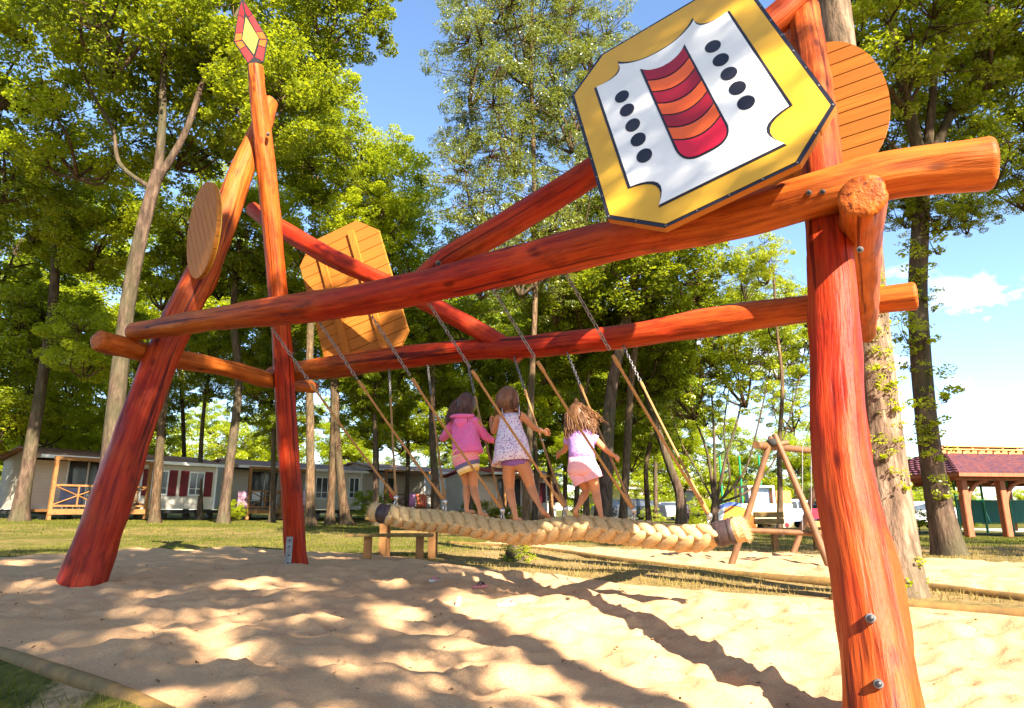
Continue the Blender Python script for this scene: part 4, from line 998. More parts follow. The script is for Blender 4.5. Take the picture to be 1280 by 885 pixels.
tree('ash_tree', 'many stemmed fan shaped tree left of the small swings', 24, [(893, 660), (893, 640), (895, 620)], .16, .10,
     [('fan', 862, 470, 0, .95), ('fan', 925, 455, 0, .95), ('fan', 895, 400, 0, .95), ('fan', 965, 430, 1, .9), ('fan', 985, 500, 1, .7), ('fan', 850, 410, 1, .8), ('fan', 1000, 430, 1, .8), ('fan', 945, 380, 2, .8), ('fan', 880, 510, 1, .4)], M_BARK_DK,
     [([(893, 635), (885, 570), (868, 520), (850, 460)], .07, .02), ([(894, 632), (893, 560), (890, 500), (885, 430)], .07, .02), ([(895, 630), (908, 570), (925, 510), (930, 440)], .07, .02), ([(896, 630), (930, 590), (948, 530), (965, 450)], .06, .02), ([(896, 634), (912, 600), (905, 540), (912, 480)], .05, .02), ([(893, 630), (878, 600), (850, 550), (835, 500)], .04, .015), ([(895, 630), (940, 610), (975, 560), (1000, 470)], .05, .02)], seg=8)
tree('ash_tree', 'slender light tree rising through the small swing frame', 20, [(973, 655), (975, 600), (974, 560), (978, 480), (972, 420), (966, 330)], .10, .035,
     [('fan', 955, 325, 0, .5), ('fan', 975, 390, 1, .6), ('fan', 1005, 375, 2, .6), ('feath', 930, 340, 3, .5)], M_BARK_PALE, seg=8)
# the two big ones on the right
T14 = tree('oak_tree', 'thick sunlit trunk close behind the red front post', 5.75, [(1124, 752), (1112, 640), (1098, 500), (1085, 380), (1068, 220), (1048, 60), (1034, -80), (1024, -220)], .17, .15,
     [('near', 1010, -330, 1, 1.2), ('near', 900, -420, 1, 1.3), ('near', 1130, -420, 1.5, 1.2), ('near', 1010, -560, 1, 1.4)], M_BARK_BIG, seg=20, flare=.35)
T15 = tree('oak_tree', 'dark leaning trunk with ragged crown at the right, near the pavilion', 11, [(1188, 700), (1170, 610), (1153, 480), (1147, 380), (1150, 290), (1154, 215)], .19, .13,
     [('near', 1120, 60, -1, 1.0), ('near', 1215, 40, 0, 1.1), ('near', 1290, 110, .5, 1.1), ('near', 1180, 140, .5, .7), ('near', 1235, 195, 0, .55), ('near', 1100, 165, 1, .6), ('near', 1190, -70, 0, 1.2), ('near', 1320, 0, 0, 1.2), ('near', 1170, 258, -.3, .42), ('near', 1105, -60, 0, 1.1), ('near', 1270, 230, .5, .5), ('near', 1205, 268, -.2, .33), ('near', 1125, 262, 0, .30), ('near', 1270, -150, 0, 1.2)], M_BARK_DK,
     [([(1153, 225), (1185, 150), (1215, 90), (1240, 10)], .11, .05), ([(1154, 230), (1140, 150), (1120, 70), (1115, -20)], .12, .06), ([(1155, 220), (1165, 130), (1172, 30)], .10, .05), ([(1156, 215), (1115, 180), (1085, 150)], .04, .015), ([(1160, 200), (1215, 195), (1262, 215)], .04, .015)], seg=18, flare=.45)
for x, y in [(1100, 430), (1112, 470), (1095, 400), (1108, 500), (1118, 545), (1103, 560), (1122, 600), (1095, 455), (1086, 350), (1132, 720), (1080, 300)]: crown(T14, 'sprout', x, y, 5.62, rgp.uniform(.35, .6))
for x, y in [(1150, 420), (1140, 450), (1160, 520), (1150, 545), (1165, 560), (1140, 400), (1155, 360), (1178, 610), (1130, 410), (1168, 380), (1185, 480), (1147, 330), (1165, 300), (1135, 300)]: crown(T15, 'sprout', x, y, 10.75, rgp.uniform(.5, 1.2))
# unseen trees round the camera, placed and their crowns shaped for dappled shade
def shade_tree(x, y, h0, r0, crowns, label):
    z = gbase(max(-30, min(30, x)), y); root = empty('oak_tree', (x, y, z), 0, label, 'tree')
    mb = MB(); stem(mb, [Vector((x, y, z - .1)), Vector((x + .1, y, z + h0 * .5)), Vector((x, y + .1, z + h0)), Vector((x, y, z + h0 + 3))], r0, r0 * .4, 14, .4); mb.build('trunk', M_BARK, root, smooth=True)
    for dx, dy, dz, s in crowns: crown(root, 'dap', 0, 0, 0, s, None, Vector((x + dx, y + dy, z + h0 + dz)))
    return root

# ------------------------------------------------------------------ THE WOOD BEHIND
def wood(D, specs, fam_opts, label, group, s0=1.0):
    for x, ybase, tops in specs:
        DD = D + rgp.uniform(-2, 2); cr = []
        for (cx_, cy_, s) in tops: cr.append((rgp.choice(fam_opts), cx_, cy_, rgp.uniform(-1, 1.5), s * s0))
        ty = min(t[1] for t in tops) + 10
        tree('oak_tree', label, DD, [(x, ybase), (x + rgp.uniform(-5, 5), ybase - (ybase - ty) * .4), (x + rgp.uniform(-8, 8), ybase - (ybase - ty) * .75), (tops[0][0], ty)], .14, .06, cr, rgp.choice([M_BARK, M_BARK_DK]), group=group, seg=8)
WG = 'trees of the wood behind the cabins'; WL = 'leafy tree of the wood rising behind the white cabins'
wood(36, [(60, 655, [(60, 480, .95), (20, 540, .8), (100, 410, 1.0), (60, 340, 1.0), (10, 400, 1)]), (108, 655, [(110, 530, .9), (150, 460, .9), (150, 370, 1.1), (120, 300, 1)]),
          (150, 655, [(165, 545, .8), (190, 500, .7), (180, 420, .9), (215, 380, .8)]), (232, 655, [(245, 440, .8), (225, 490, .45), (262, 390, .9), (250, 330, 1)]),
          (365, 655, [(340, 470, .8), (370, 440, .8), (350, 400, .9), (325, 500, .55), (372, 350, .9)])], ['oak', 'light', 'dark', 'light'], WL, WG, 1.25)
wood(37, [(470, 655, [(455, 460, .8), (480, 500, .6), (455, 520, .6), (430, 400, .9), (470, 400, .8)]), (508, 655, [(520, 480, .75), (500, 535, .6), (525, 520, .7), (515, 440, .8), (510, 380, .7)]),
          (580, 655, [(580, 470, .9), (610, 500, .7), (570, 530, .7), (600, 420, 1.0), (560, 410, .8)]), (612, 655, [(630, 540, .7), (640, 470, .9), (620, 400, .9), (650, 510, .8)]),
          (690, 655, [(680, 480, 1.0), (700, 530, .8), (690, 430, 1.0), (660, 560, .6), (675, 390, .9)]), (706, 655, [(720, 500, .9), (740, 540, .8), (725, 450, .9), (735, 570, .6)]),
          (745, 655, [(770, 520, .9), (790, 560, .6), (800, 510, .9), (770, 470, .9)]), (820, 655, [(830, 500, .8), (850, 540, .6), (840, 470, .8), (815, 420, .9)])], ['dark', 'light', 'oak', 'light'], WL, WG, 1.2)
BL = 'bright sunlit bush of the hedge row far behind the cabins'; BG = 'bright bushes of the far hedge row'
for i, x in enumerate(range(-90, 1100, 46)):
    D = 58 + rgp.uniform(-3, 4); b = PD(x, 640, D); b.z = gbase(max(-30, min(30, b.x)), b.y)
    root = empty('hedge_bush', b, 0, BL, 'bush', BG); mb = MB(); stem(mb, [b, b + Vector((.1, 0, 1.2)), b + Vector((0, .1, 2.2))], .12, .05, 6); mb.build('trunk', M_BARK, root, smooth=True)
    for k in range(4 if x < 900 else 3):
        crown(root, 'light', x + rgp.uniform(-24, 24), (612, 588, 562, 532)[k] + rgp.uniform(-6, 8) - (8 if x < 600 else 0), D + rgp.uniform(-1, 2), rgp.uniform(.75, 1.05) * (1.15, 1.15, 1.15, 1.05)[k])
for i, (x, y, s, D) in enumerate([(1062, 610, 1.0, 55), (1100, 600, 1.1, 58), (1140, 598, 1.1, 57), (1062, 640, .7, 50), (1112, 632, .8, 50), (1150, 628, .7, 52), (1196, 618, .7, 60), (1205, 640, .5, 52), (1230, 640, .6, 60), (1262, 636, .7, 62), (1290, 630, .8, 62)]):
    b = PD(x, 650, D); b.z = gbase(max(-30, min(30, b.x)), b.y)
    root = empty('hedge_bush', b, 0, 'green bush along the far edge of the lawn on the right', 'bush', 'bushes along the right edge of the lawn')
    mb = MB(); stem(mb, [b, b + UP * 1.4], .1, .05, 6); mb.build('trunk', M_BARK, root, smooth=True)
    crown(root, 'light', x, y, D, s); crown(root, 'oak', x + rgp.uniform(-14, 14), y + 10, D + .5, s * .8)
for x, y, s, D, lb in [(815, 648, .28, 38, 'low yellow green shrub beside the black bin'), (872, 644, .45, 36, 'rounded yellow green shrub between the walker and the fan shaped tree'), (600, 645, .42, 34, 'dark green shrub behind the feet of the left girl'), (464, 632, .42, 34, 'flowering yellow green shrub at the corner of the third cabin'), (290, 640, .25, 29, 'small yellow green shrub beside the deck of the second cabin'),
                       (640, 650, .35, 33, 'dark shrub behind the feet of the middle girl'), (1148, 650, .25, 34, 'yellow green tuft of shrub in front of the white car')]:
    b = PD(x, y, D); b.z = gbase(max(-30, min(30, b.x)), b.y); root = empty('shrub', b, 0, lb, 'shrub')
    mb = MB(); stem(mb, [b, b + UP * .5], .03, .015, 5); mb.build('stem', M_BARK, root, smooth=True); crown(root, 'oak' if 'dark' in lb else 'light', x, y - 3, D, s)

wood(29, [(172, 655, [(160, 560, .30), (178, 500, .5)]), (250, 655, [(268, 470, .55), (250, 430, .6)]), (340, 655, [(350, 540, .45), (325, 470, .6), (372, 520, .4)]), (470, 655, [(470, 540, .45), (455, 480, .55), (500, 450, .6)]),
          (30, 655, [(20, 560, .5), (85, 540, .45), (20, 470, .7), (95, 470, .6), (40, 400, .8)]), (130, 655, [(140, 520, .5), (110, 560, .35)])], ['oak', 'light'], 'low leaved young tree standing before the wood near the cabins', 'young low leaved trees near the cabins')
wood(30, [(590, 655, [(590, 500, .55), (560, 480, .6), (620, 450, .7)]), (668, 655, [(660, 520, .5), (690, 480, .6), (650, 440, .7)]), (720, 655, [(715, 560, .45), (745, 500, .6)]), (812, 655, [(820, 540, .45), (800, 480, .6), (850, 500, .5)])], ['oak', 'light', 'dark'], 'low leaved young tree standing before the wood near the cabins', 'young low leaved trees near the cabins')

# ------------------------------------------------------------------ CABINS
M_SIDE = mat('beige_siding', (.48, .43, .36), (.44, .39, .33), 2, .6)
def siding():
    m, nt, b, o = newmat('clapboard'); tc = node(nt, 'ShaderNodeTexCoord').outputs['Object']; sp_ = node(nt, 'ShaderNodeSeparateXYZ'); nt.links.new(tc, sp_.inputs[0])
    mu = node(nt, 'ShaderNodeMath', operation='MULTIPLY'); mu.inputs[1].default_value = 7.5; nt.links.new(sp_.outputs[2], mu.inputs[0])
    fr = node(nt, 'ShaderNodeMath', operation='FRACT'); nt.links.new(mu.outputs[0], fr.inputs[0])
    n = noisen(nt, tc, 1.3, 3); c = ramp(nt, n, [(.35, (.52, .46, .38)), (.65, (.60, .54, .45))]); k = ramp(nt, fr.outputs[0], [(.0, (.5, .5, .5)), (.10, (1, 1, 1))])
    mx = node(nt, 'ShaderNodeMix', data_type='RGBA', blend_type='MULTIPLY'); mx.inputs[0].default_value = .5; nt.links.new(c, mx.inputs[6]); nt.links.new(k, mx.inputs[7]); nt.links.new(mx.outputs[2], b.inputs['Base Color'])
    b.inputs['Roughness'].default_value = .6; bump(nt, b, fr.outputs[0], .6, .02); return m
M_CLAP = siding()
M_TRIM = mat('white_trim', (.75, .74, .72), (.68, .67, .65), 4, .45)
M_SHUT = mat('claret_shutter', (.14, .004, .010), (.11, .003, .008), 5, .5)
M_ROOF = mat('terracotta_roof', (.48, .25, .16), (.24, .12, .08), 14, .85, None, .6, .03)
M_ROOFR = mat('red_roof_edge', (.40, .03, .03), (.30, .03, .03), 4, .6)
M_PINE = mat('pine_timber', (.30, .13, .035), (.20, .085, .022), 9, .7, (1, 1, 1))
M_GLASS = mat('window_glass', (.03, .035, .04), (.06, .07, .08), 2, .12, spec=.8)
M_DARKV = mat('dark_opening', (.03, .028, .025), (.015, .015, .015), 3, .9)
M_GREY = mat('grey_block', (.30, .29, .28), (.20, .19, .18), 5, .9)
def cloth(name, c, c2=None): return mat(name, c, c2, 9, .9)
def window(root, x, z, w, h, y=-.0, shut=True):
    mb = MB(); t = .06
    mb.box((x, y - .02, z + h / 2), (w + 2 * t, .06, t)); mb.box((x, y - .02, z - h / 2), (w + 2 * t, .06, t))
    for s in (-1, 1): mb.box((x + s * (w / 2 + t / 2), y - .02, z), (t, .055, h - t))
    mb.box((x, y - .018, z), (.04, .05, h - t)); mb.box((x, y - .016, z - h * .22), (w, .045, .03))
    f = mb.build('window', M_TRIM, root, local=True)
    mb = MB(); mb.box((x, y - .001, z), (w, .02, h)); mb.build('pane', M_GLASS, f, local=True)
    if shut:
        for s in (-1, 1):
            mb = MB(); mb.box((x + s * (w / 2 + t + .21), y - .03, z), (.36, .04, h + .12))
            for q in range(9): mb.box((x + s * (w / 2 + t + .21), y - .055, z - h / 2 + (q + .5) * h / 9), (.28, .012, h / 9 * .55))
            mb.build('shutter', M_SHUT, root, local=True)
def cabin(name, A, B, zf, label, porch=(0, .45), hh=2.15, dep=4.0, wins=(), door=None, roof=M_ROOF, end_white=False, rails=True, cat='cabin', curtain=None, stuff=()):
    """A, B: floor-line ends of the facade (world xy), facade on local -y side"""
    d = (B - A); L = d.length; ang = math.atan2(d.y, d.x); gA = gbase(max(-30, min(30, A.x)), A.y)
    root = empty(name, (A.x, A.y, gA), ang, label, cat)
    f = zf - gA; p0, p1 = porch[0] * L, porch[1] * L; pd = 1.9
    mb = MB(); mb.box((L / 2, dep / 2 + (pd / 2 if p1 > p0 else 0), f + hh / 2), (L - .02, dep - (pd if p1 > p0 else 0), hh))
    if p1 > p0:
        a, b = (p1, L) if p0 <= 0 else (0, p0); mb.box(((a + b) / 2, pd / 2 + .001, f + hh / 2), (b - a, pd, hh))
    mb.build('wall', M_CLAP, root, local=True)
    # low gabled roof, ridge along x
    e = .25; mb = MB(); z0 = f + hh + .02; pr = .42
    ys = [-e, dep / 2, dep + e]; zs = [z0, z0 + pr, z0]
    vs = []
    for x in (-e, L + e):
        for (y, z) in zip(ys, zs): vs.append((x, y, z))
        for (y, z) in zip(ys, zs): vs.append((x, y, z + .07))
    mb.add(vs, [(0, 1, 7, 6), (1, 2, 8, 7), (3, 4, 10, 9), (4, 5, 11, 10), (0, 6, 9, 3), (2, 5, 11, 8), (0, 3, 4, 1), (1, 4, 5, 2), (6, 7, 10, 9), (7, 8, 11, 10)])
    mb.build('roof', roof, root, local=True)
    mb = MB(); mb.box((L / 2, -e - .03, z0 + .0), (L + 2 * e, .07, .13)); mb.build('gutter', M_TRIM, root, local=True)
    for xs_ in (-.0, L):
        mb = MB(); mb.add([(xs_ + (.003 if xs_ else -.003), 0, f + hh), (xs_ + (.003 if xs_ else -.003), dep, f + hh), (xs_ + (.003 if xs_ else -.003), dep / 2, z0 + pr - .04), (xs_, dep / 2, f + hh)], [(0, 1, 2)]); mb.build('gable', M_CLAP, root, local=True)
    mb = MB(); mb.box((L + .012, dep / 2, f + hh / 2), (.02, dep, hh)); mb.build('end_wall', M_TRIM if end_white else M_CLAP, root, local=True)
    for x in ((p1 if p0 <= 0 and p1 > 0 else 0), L - .04):
        mb = MB(); mb.box((x + .02, -.015, f + hh / 2), (.08, .04, hh)); mb.build('corner_trim', M_TRIM, root, local=True)
    mb = MB()
    n = max(3, int(L / 1.6))
    for i in range(n):
        for y in (.5, dep - .5): mb.box((.4 + i * (L - .8) / (n - 1), y, f / 2 - .04), (.22, .3, f + .06))
    o = mb.build('foundation_blocks', M_GREY, root, local=True); o['kind'] = 'stuff'
    mb = MB(); mb.box((L / 2, dep / 2, f - .10), (L - .1, dep - .1, .16)); mb.build('chassis', M_DARKV, root, local=True)
    for w in wins: window(root, w[0] * L, f + w[1], w[2], w[3], 0, len(w) < 5)
    if p1 > p0:
        mb = MB(); mb.box(((p0 + p1) / 2, pd / 2 - .45, f - .05), (p1 - p0, pd + .9, .10)); mb.box(((p0 + p1) / 2, -.93, f - .12), (p1 - p0, .05, .16), None, 0); mb.build('deck', M_PINE, root, local=True)
        for x in (p0 + .08, (p0 + p1) / 2, p1 - .1):
            mb = MB(); mb.box((x, -.86, (f + (hh if x != (p0 + p1) / 2 else .95)) / 2), (.12, .12, f + (hh if x != (p0 + p1) / 2 else .95) - .01)); mb.build('porch_post', M_PINE, root, local=True)
        mb = MB(); mb.box(((p0 + p1) / 2, -.86, f + hh - .07), (p1 - p0, .11, .14)); mb.build('porch_beam', M_PINE, root, local=True)
        mb = MB(); x = (p0 + p1) / 2 + .5; mb.box((x, pd - .03, f + 1.0), (1.5, .05, 1.9)); mb.build('glazed_door', M_GLASS, root, local=True)
        mb = MB()
        for q in (-.78, 0, .78): mb.box((x + q, pd - .06, f + 1.0), (.06, .06, 1.9))
        mb.build('door_frame', M_TRIM, root, local=True)
        if rails:
            mb = MB()
            for s in range(2):
                a_, b_ = (p0 + .14, (p0 + p1) / 2 - .06) if s == 0 else ((p0 + p1) / 2 + .06, p1 - .16)
                for z in (.12, .88): mb.box(((a_ + b_) / 2, -.86, f + z), (b_ - a_, .05, .07))
                for (u0, v0, u1, v1) in ((a_, .15, b_, .85), (a_, .85, b_, .15)): mb.tube([(u0, -.86, f + v0), (u1, -.86, f + v1)], .025, 4)
                mb.box(((a_ + b_) / 2, -.86, f + .5), (.05, .04, .7))
            mb.build('railing', M_PINE, root, local=True)
    return root, ang, L, f
def xy(px, D): return Vector(((px - 640) / F * D * 1.0, D))
def XD(px, D):                 # ground point seen at image column px near the horizon
    p = PD(px, 640, D); return Vector((p.x, p.y))
FL = E + .02                   # floors stand about eye height
c1, an1, L1, f1 = cabin('mobile_home', XD(46, 25.6), XD(266, 31.5), FL, 'leftmost beige cabin, with a timber porch behind the leaning red post', (0, .52), 1.95, 4.0, [(.63, 1.12, .62, 1.0), (.865, 1.12, .62, 1.0)])
c2, an2, L2, f2 = cabin('mobile_home', XD(296, 33), XD(450, 38.5), FL - .02, 'second cabin from the left, deck with white crossed railing, claret shutters', (0, .50), 2.05, 4.2, [(.64, 1.15, .7, 1.1), (.93, 1.2, .6, 1.1, 0)], end_white=True)
c3, an3, L3, f3 = cabin('mobile_home', XD(467, 39), XD(583, 45), FL - .05, 'third cabin from the left, bright towels hung on its deck', (0, .50), 2.3, 4.2, [(.66, 1.25, .7, 1.2, 0), (.90, 1.25, .7, 1.2)])
c4, an4, L4, f4 = cabin('mobile_home', XD(618, 34), XD(694, 36), FL - .35, 'shaded grey cabin with red edged roof behind the legs of the girls', (0, .8), 2.1, 5.5, [(.9, 1.2, .35, .9)], roof=M_ROOFR, rails=False)
c5, an5, L5, f5 = cabin('mobile_home', XD(786, 56), XD(832, 60), FL - .5, 'far small cabin with pale pink roof beside the parked cars', (0, 0), 2.2, 4.5, [(.3, 1.2, .6, 1.1), (.72, 1.2, .5, 1.1)], roof=mat('pale_pink_roof', (.60, .36, .27), (.5, .28, .2), 5, .7), end_white=True)
c6, an6, L6, f6 = cabin('mobile_home', XD(585, 60), XD(616, 62), FL - .4, 'tiny far white cabin between the first two girls', (0, 0), 2.2, 4, [(.3, 1.1, .6, 1.0), (.75, 1.1, .6, 1.0)], end_white=True)
c7, an7, L7, f7 = cabin('mobile_home', XD(978, 62), XD(1060, 64), FL - .6, 'far cabin with reddish roof seen through the small swings', (0, 0), 2.3, 4, [(.3, 1.2, .6, 1.0), (.65, 1.2, .6, 1.0)])
c8, an8, L8, f8 = cabin('mobile_home', Vector((-22.9, 21.4)), Vector((-18.9, 23.8)), FL - .1, 'grey cabin corner at the far left edge of the photo', (0, 0), 2.2, 4, [(.5, 1.2, .6, 1.0)])
c9, an9, L9, f9 = cabin('mobile_home', XD(868, 66), XD(905, 68), FL - .5, 'far low cabin half hidden behind the fan shaped tree', (0, 0), 2.1, 4, [(.3, 1.2, .6, 1.0)])

# ------------------------------------------------------------------ things on the decks
def local_pt(root, ang, x, y, z): return Vector(root.location) + Matrix.Rotation(ang, 3, 'Z') @ Vector((x, y, z))
def towel(root, ang, x, z, w, h, col, label, y=-.90):
    p = local_pt(root, ang, x, y, z); rz = Matrix.Rotation(ang, 3, 'Z'); mb = MB(); n = 7; vs = []
    for i in range(n + 1):
        for k in range(5):
            t = i / n; vs.append(p + rz @ Vector(((t - .5) * w, -.02 * math.sin(t * 9 + k) - .03, .02 - h * k / 4)))
    fs = [(i * 5 + k, i * 5 + k + 1, (i + 1) * 5 + k + 1, (i + 1) * 5 + k) for i in range(n) for k in range(4)]; mb.add(vs, fs)
    o = mb.build('towel', cloth('cloth_' + col[0], col[1], col[2]), None, smooth=True); m_ = o.modifiers.new('t', 'SOLIDIFY'); m_.thickness = .01
    tag(o, label, 'towel')
towel(c3, an3, 1.95, f3 + .92, .75, .75, ('pink', (.72, .22, .45), (.6, .3, .55)), 'pink and lilac towel over the rail of the third cabin')
towel(c3, an3, 2.85, f3 + .92, .85, .80, ('red', (.80, .03, .02), (.9, .35, .15)), 'red patterned towel over the rail of the third cabin')
towel(c3, an3, .55, f3 + 1.05, .5, .55, ('scarlet', (.75, .02, .03), (.7, .1, .1)), 'small scarlet cloth at the left end of the third cabin deck')
towel(c2, an2, -.25, f2 + .85, .5, .8, ('mauve', (.45, .25, .32), (.2, .12, .16)), 'mauve and dark clothes hanging left of the second cabin deck')
towel(c2, an2, 3.2, f2 + .95, .45, .8, ('rose', (.70, .45, .50), (.55, .4, .45)), 'pale rose towel at the right end of the second cabin deck')
towel(c1, an1, .75, f1 + .85, .8, .8, ('navy', (.002, .003, .013), (.003, .005, .02)), 'dark blue cloth at the left of the first cabin porch', -.80)
def table_chairs(root, ang, x, y, z, label):
    p = local_pt(root, ang, x, y, z); rz = Matrix.Rotation(ang, 3, 'Z'); r_ = empty('garden_table', p, 0, label, 'table')
    mb = MB(); mb.box(p + UP * .72, (1.2, .7, .04), rz, 0, .01); mb.build('tabletop', M_GREY, r_)
    for sx in (-.5, .5):
        for sy in (-.28, .28): mb = MB(); q = p + rz @ Vector((sx, sy, 0)); mb.tube([q, q + UP * .70], .02, 6); mb.build('leg', M_STEEL, r_)
def chair(root, ang, x, y, z, a2, label, m):
    p = local_pt(root, ang, x, y, z); rz = Matrix.Rotation(ang + a2, 3, 'Z'); r_ = empty('garden_chair', p, 0, label, 'chair', 'garden chairs on the cabin decks')
    mb = MB(); mb.box(p + UP * .43, (.44, .44, .035), rz, 0, .01); mb.build('seat', m, r_)
    mb = MB(); mb.box(p + rz @ Vector((0, .22, .70)), (.44, .03, .46), rz, 0, .01); mb.build('backrest', m, r_)
    for sx in (-.19, .19):
        for sy in (-.19, .2): mb = MB(); q = p + rz @ Vector((sx, sy, 0)); mb.tube([q, q + UP * .42], .015, 6); mb.build('leg', M_STEEL, r_)
table_chairs(c1, an1, 2.2, .3, f1, 'dark garden table on the first cabin porch')
M_DCH = mat('black_mesh', (.03, .03, .035), (.05, .05, .05), 8, .7)
for i, (x, y, a_) in enumerate(((1.6, -.35, PI), (2.3, -.4, PI), (3.1, .1, PI / 2), (1.3, .5, -PI / 2))): chair(c1, an1, x, y, f1, a_, ('black chair at the table on the first cabin porch, left of the post', 'black chair at the table on the first cabin porch, in its middle', 'black chair at the right end of the first porch table', 'black chair at the left end of the first porch table')[i], M_DCH)
table_chairs(c2, an2, 1.4, .4, f2, 'garden table on the second cabin deck')
chair(c2, an2, .8, .0, f2, PI, 'white chair on the second cabin deck', M_TRIM)
table_chairs(c3, an3, 1.4, .4, f3, 'garden table on the third cabin deck')

# ------------------------------------------------------------------ vehicles
M_TYRE = mat('tyre_rubber', (.02, .02, .02), (.03, .03, .03), 8, .8)
def car(px, D, ang, col, label, L=4.1, H=1.45, wd=1.7, profile=None, name='parked_car', cat='car', wr=.31, zb=None):
    b = PD(px, 650, D); b.z = gbase(max(-30, min(30, b.x)), b.y)
    root = empty(name, b, ang, label, cat)
    prof = profile or [(-.5, .30), (-.5, .62), (-.47, .72), (-.30, .80), (-.16, .96), (.0, 1.0), (.22, .98), (.38, .80), (.48, .72), (.5, .45), (.5, .25)]
    pr = [(x * L, z * H) for x, z in prof]; lo = [p for p in pr]
    n = len(pr); mb = MB(); vs = []
    for k, (yy, sh) in enumerate(((-.5, .94), (-.47, 1.0), (0, 1.01), (.47, 1.0), (.5, .94))):
        for x, z in pr:
            inset = .10 * max(0, (z / H - .66)) / .34; vs.append((x * sh, yy * wd * (1 - inset * (1 if abs(yy) > .1 else 0)), z if z < .66 * H else .66 * H + (z - .66 * H) * sh))
    fs = []
    for k in range(4):
        for i in range(n):
            j = (i + 1) % n; fs.append((k * n + i, k * n + j, (k + 1) * n + j, (k + 1) * n + i))
    mb.add(vs, fs); mb.f.append(tuple(range(n))); mb.mi.append(0); mb.f.append(tuple(4 * n + i for i in range(n))); mb.mi.append(0)
    mb.build('body', col, root, True, True, 35)
    gl = [p for p in pr if p[1] > .70 * H]
    for s in (-1, 1):
        x0 = min(p[0] for p in gl) + .10 * L; x1 = max(p[0] for p in gl) - .10 * L; zb_, zt = .70 * H, .92 * H
        for (u0, u1) in ((x0, (x0 + x1) / 2 - .04), ((x0 + x1) / 2 + .04, x1)):
            mb = MB(); y0 = s * wd * .478; y1 = s * wd * .44
            q0 = .22 if u0 == x0 else 0; q1 = .16 if u1 == x1 else 0
            mb.add([(u0, y0, zb_), (u1, y0, zb_), (u1 - q1, y1, zt), (u0 + q0, y1, zt), (u0, y0 - s * .03, zb_), (u1, y0 - s * .03, zb_), (u1 - q1, y1 - s * .03, zt), (u0 + q0, y1 - s * .03, zt)], [(0, 1, 2, 3), (4, 7, 6, 5), (0, 4, 5, 1), (1, 5, 6, 2), (2, 6, 7, 3), (3, 7, 4, 0)])
            for v_ in mb.v: v_.y += s * .03
            mb.build('side_window', M_GLASS, root, local=True)
    k = next(i for i, p in enumerate(prof) if p[1] > .75); a, b_ = Vector((pr[k][0], 0, pr[k][1])), Vector((pr[k + 1][0], 0, pr[k + 1][1]))
    mb = MB(); nn = Vector((-(b_ - a).z, 0, (b_ - a).x)).normalized() * .015; A_, B_ = a.lerp(b_, .08) + nn, a.lerp(b_, .95) + nn
    mb.add([A_ + Vector((0, -wd * .40, 0)), A_ + Vector((0, wd * .40, 0)), B_ + Vector((0, wd * .36, 0)), B_ + Vector((0, -wd * .36, 0))], [(0, 1, 2, 3)]); mb.build('windscreen', M_GLASS, root, local=True)
    for sx in (-.31, .31):
        for s in (-1, 1):
            mb = MB(); c = Vector((sx * L, s * (wd / 2 - .08), wr)); mb.tube([c - Vector((0, .10, 0)), c + Vector((0, .10, 0))], wr, 18); w = mb.build('wheel', M_TYRE, root, local=True)
            mb = MB(); mb.tube([c + Vector((0, s * .095, 0)), c + Vector((0, s * .112, 0))], wr * .6, 12); mb.build('rim', M_STEEL, w, local=True)
    for s in (-1, 1): mb = MB(); mb.ell((-L * .485, s * wd * .36, H * .56), (.06, .16, .08)); mb.build('headlight', M_TRIM, root, True, True)
    for s in (-1, 1): mb = MB(); mb.box((L * .492, s * wd * .38, H * .58), (.05, .18, .16)); mb.build('tail_light', M_SHUT, root, local=True)
    return root
def paint(n, c): return mat(n, c, tuple(v * .92 for v in c), 1, .25, None, 0, 0, .2, spec=.6)
car(838, 49, R(78), paint('silver_paint', (.45, .45, .43)), 'silver car parked in front of the far pink roofed cabin')
car(764, 42, R(80), paint('blue_paint', (.12, .25, .50)), 'light blue car between the legs of the right girl and a trunk')
car(786, 40, R(12), paint('black_car_paint', (.02, .022, .025)), 'dark car parked behind the rope joints, right of the blue car')
car(1150, 40, R(8), paint('white_car_paint', (.72, .72, .72)), 'white car right of the sunlit trunk', 4.2, 1.6)
van = [(-.5, .15), (-.5, .45), (-.46, .55), (-.34, .93), (-.28, 1.0), (.45, 1.0), (.5, .95), (.5, .15)]
car(986, 34, R(195), paint('pale_blue_paint', (.35, .45, .75)), 'pale blue car behind the wooden seat by the small swings', 4.0, 1.45)
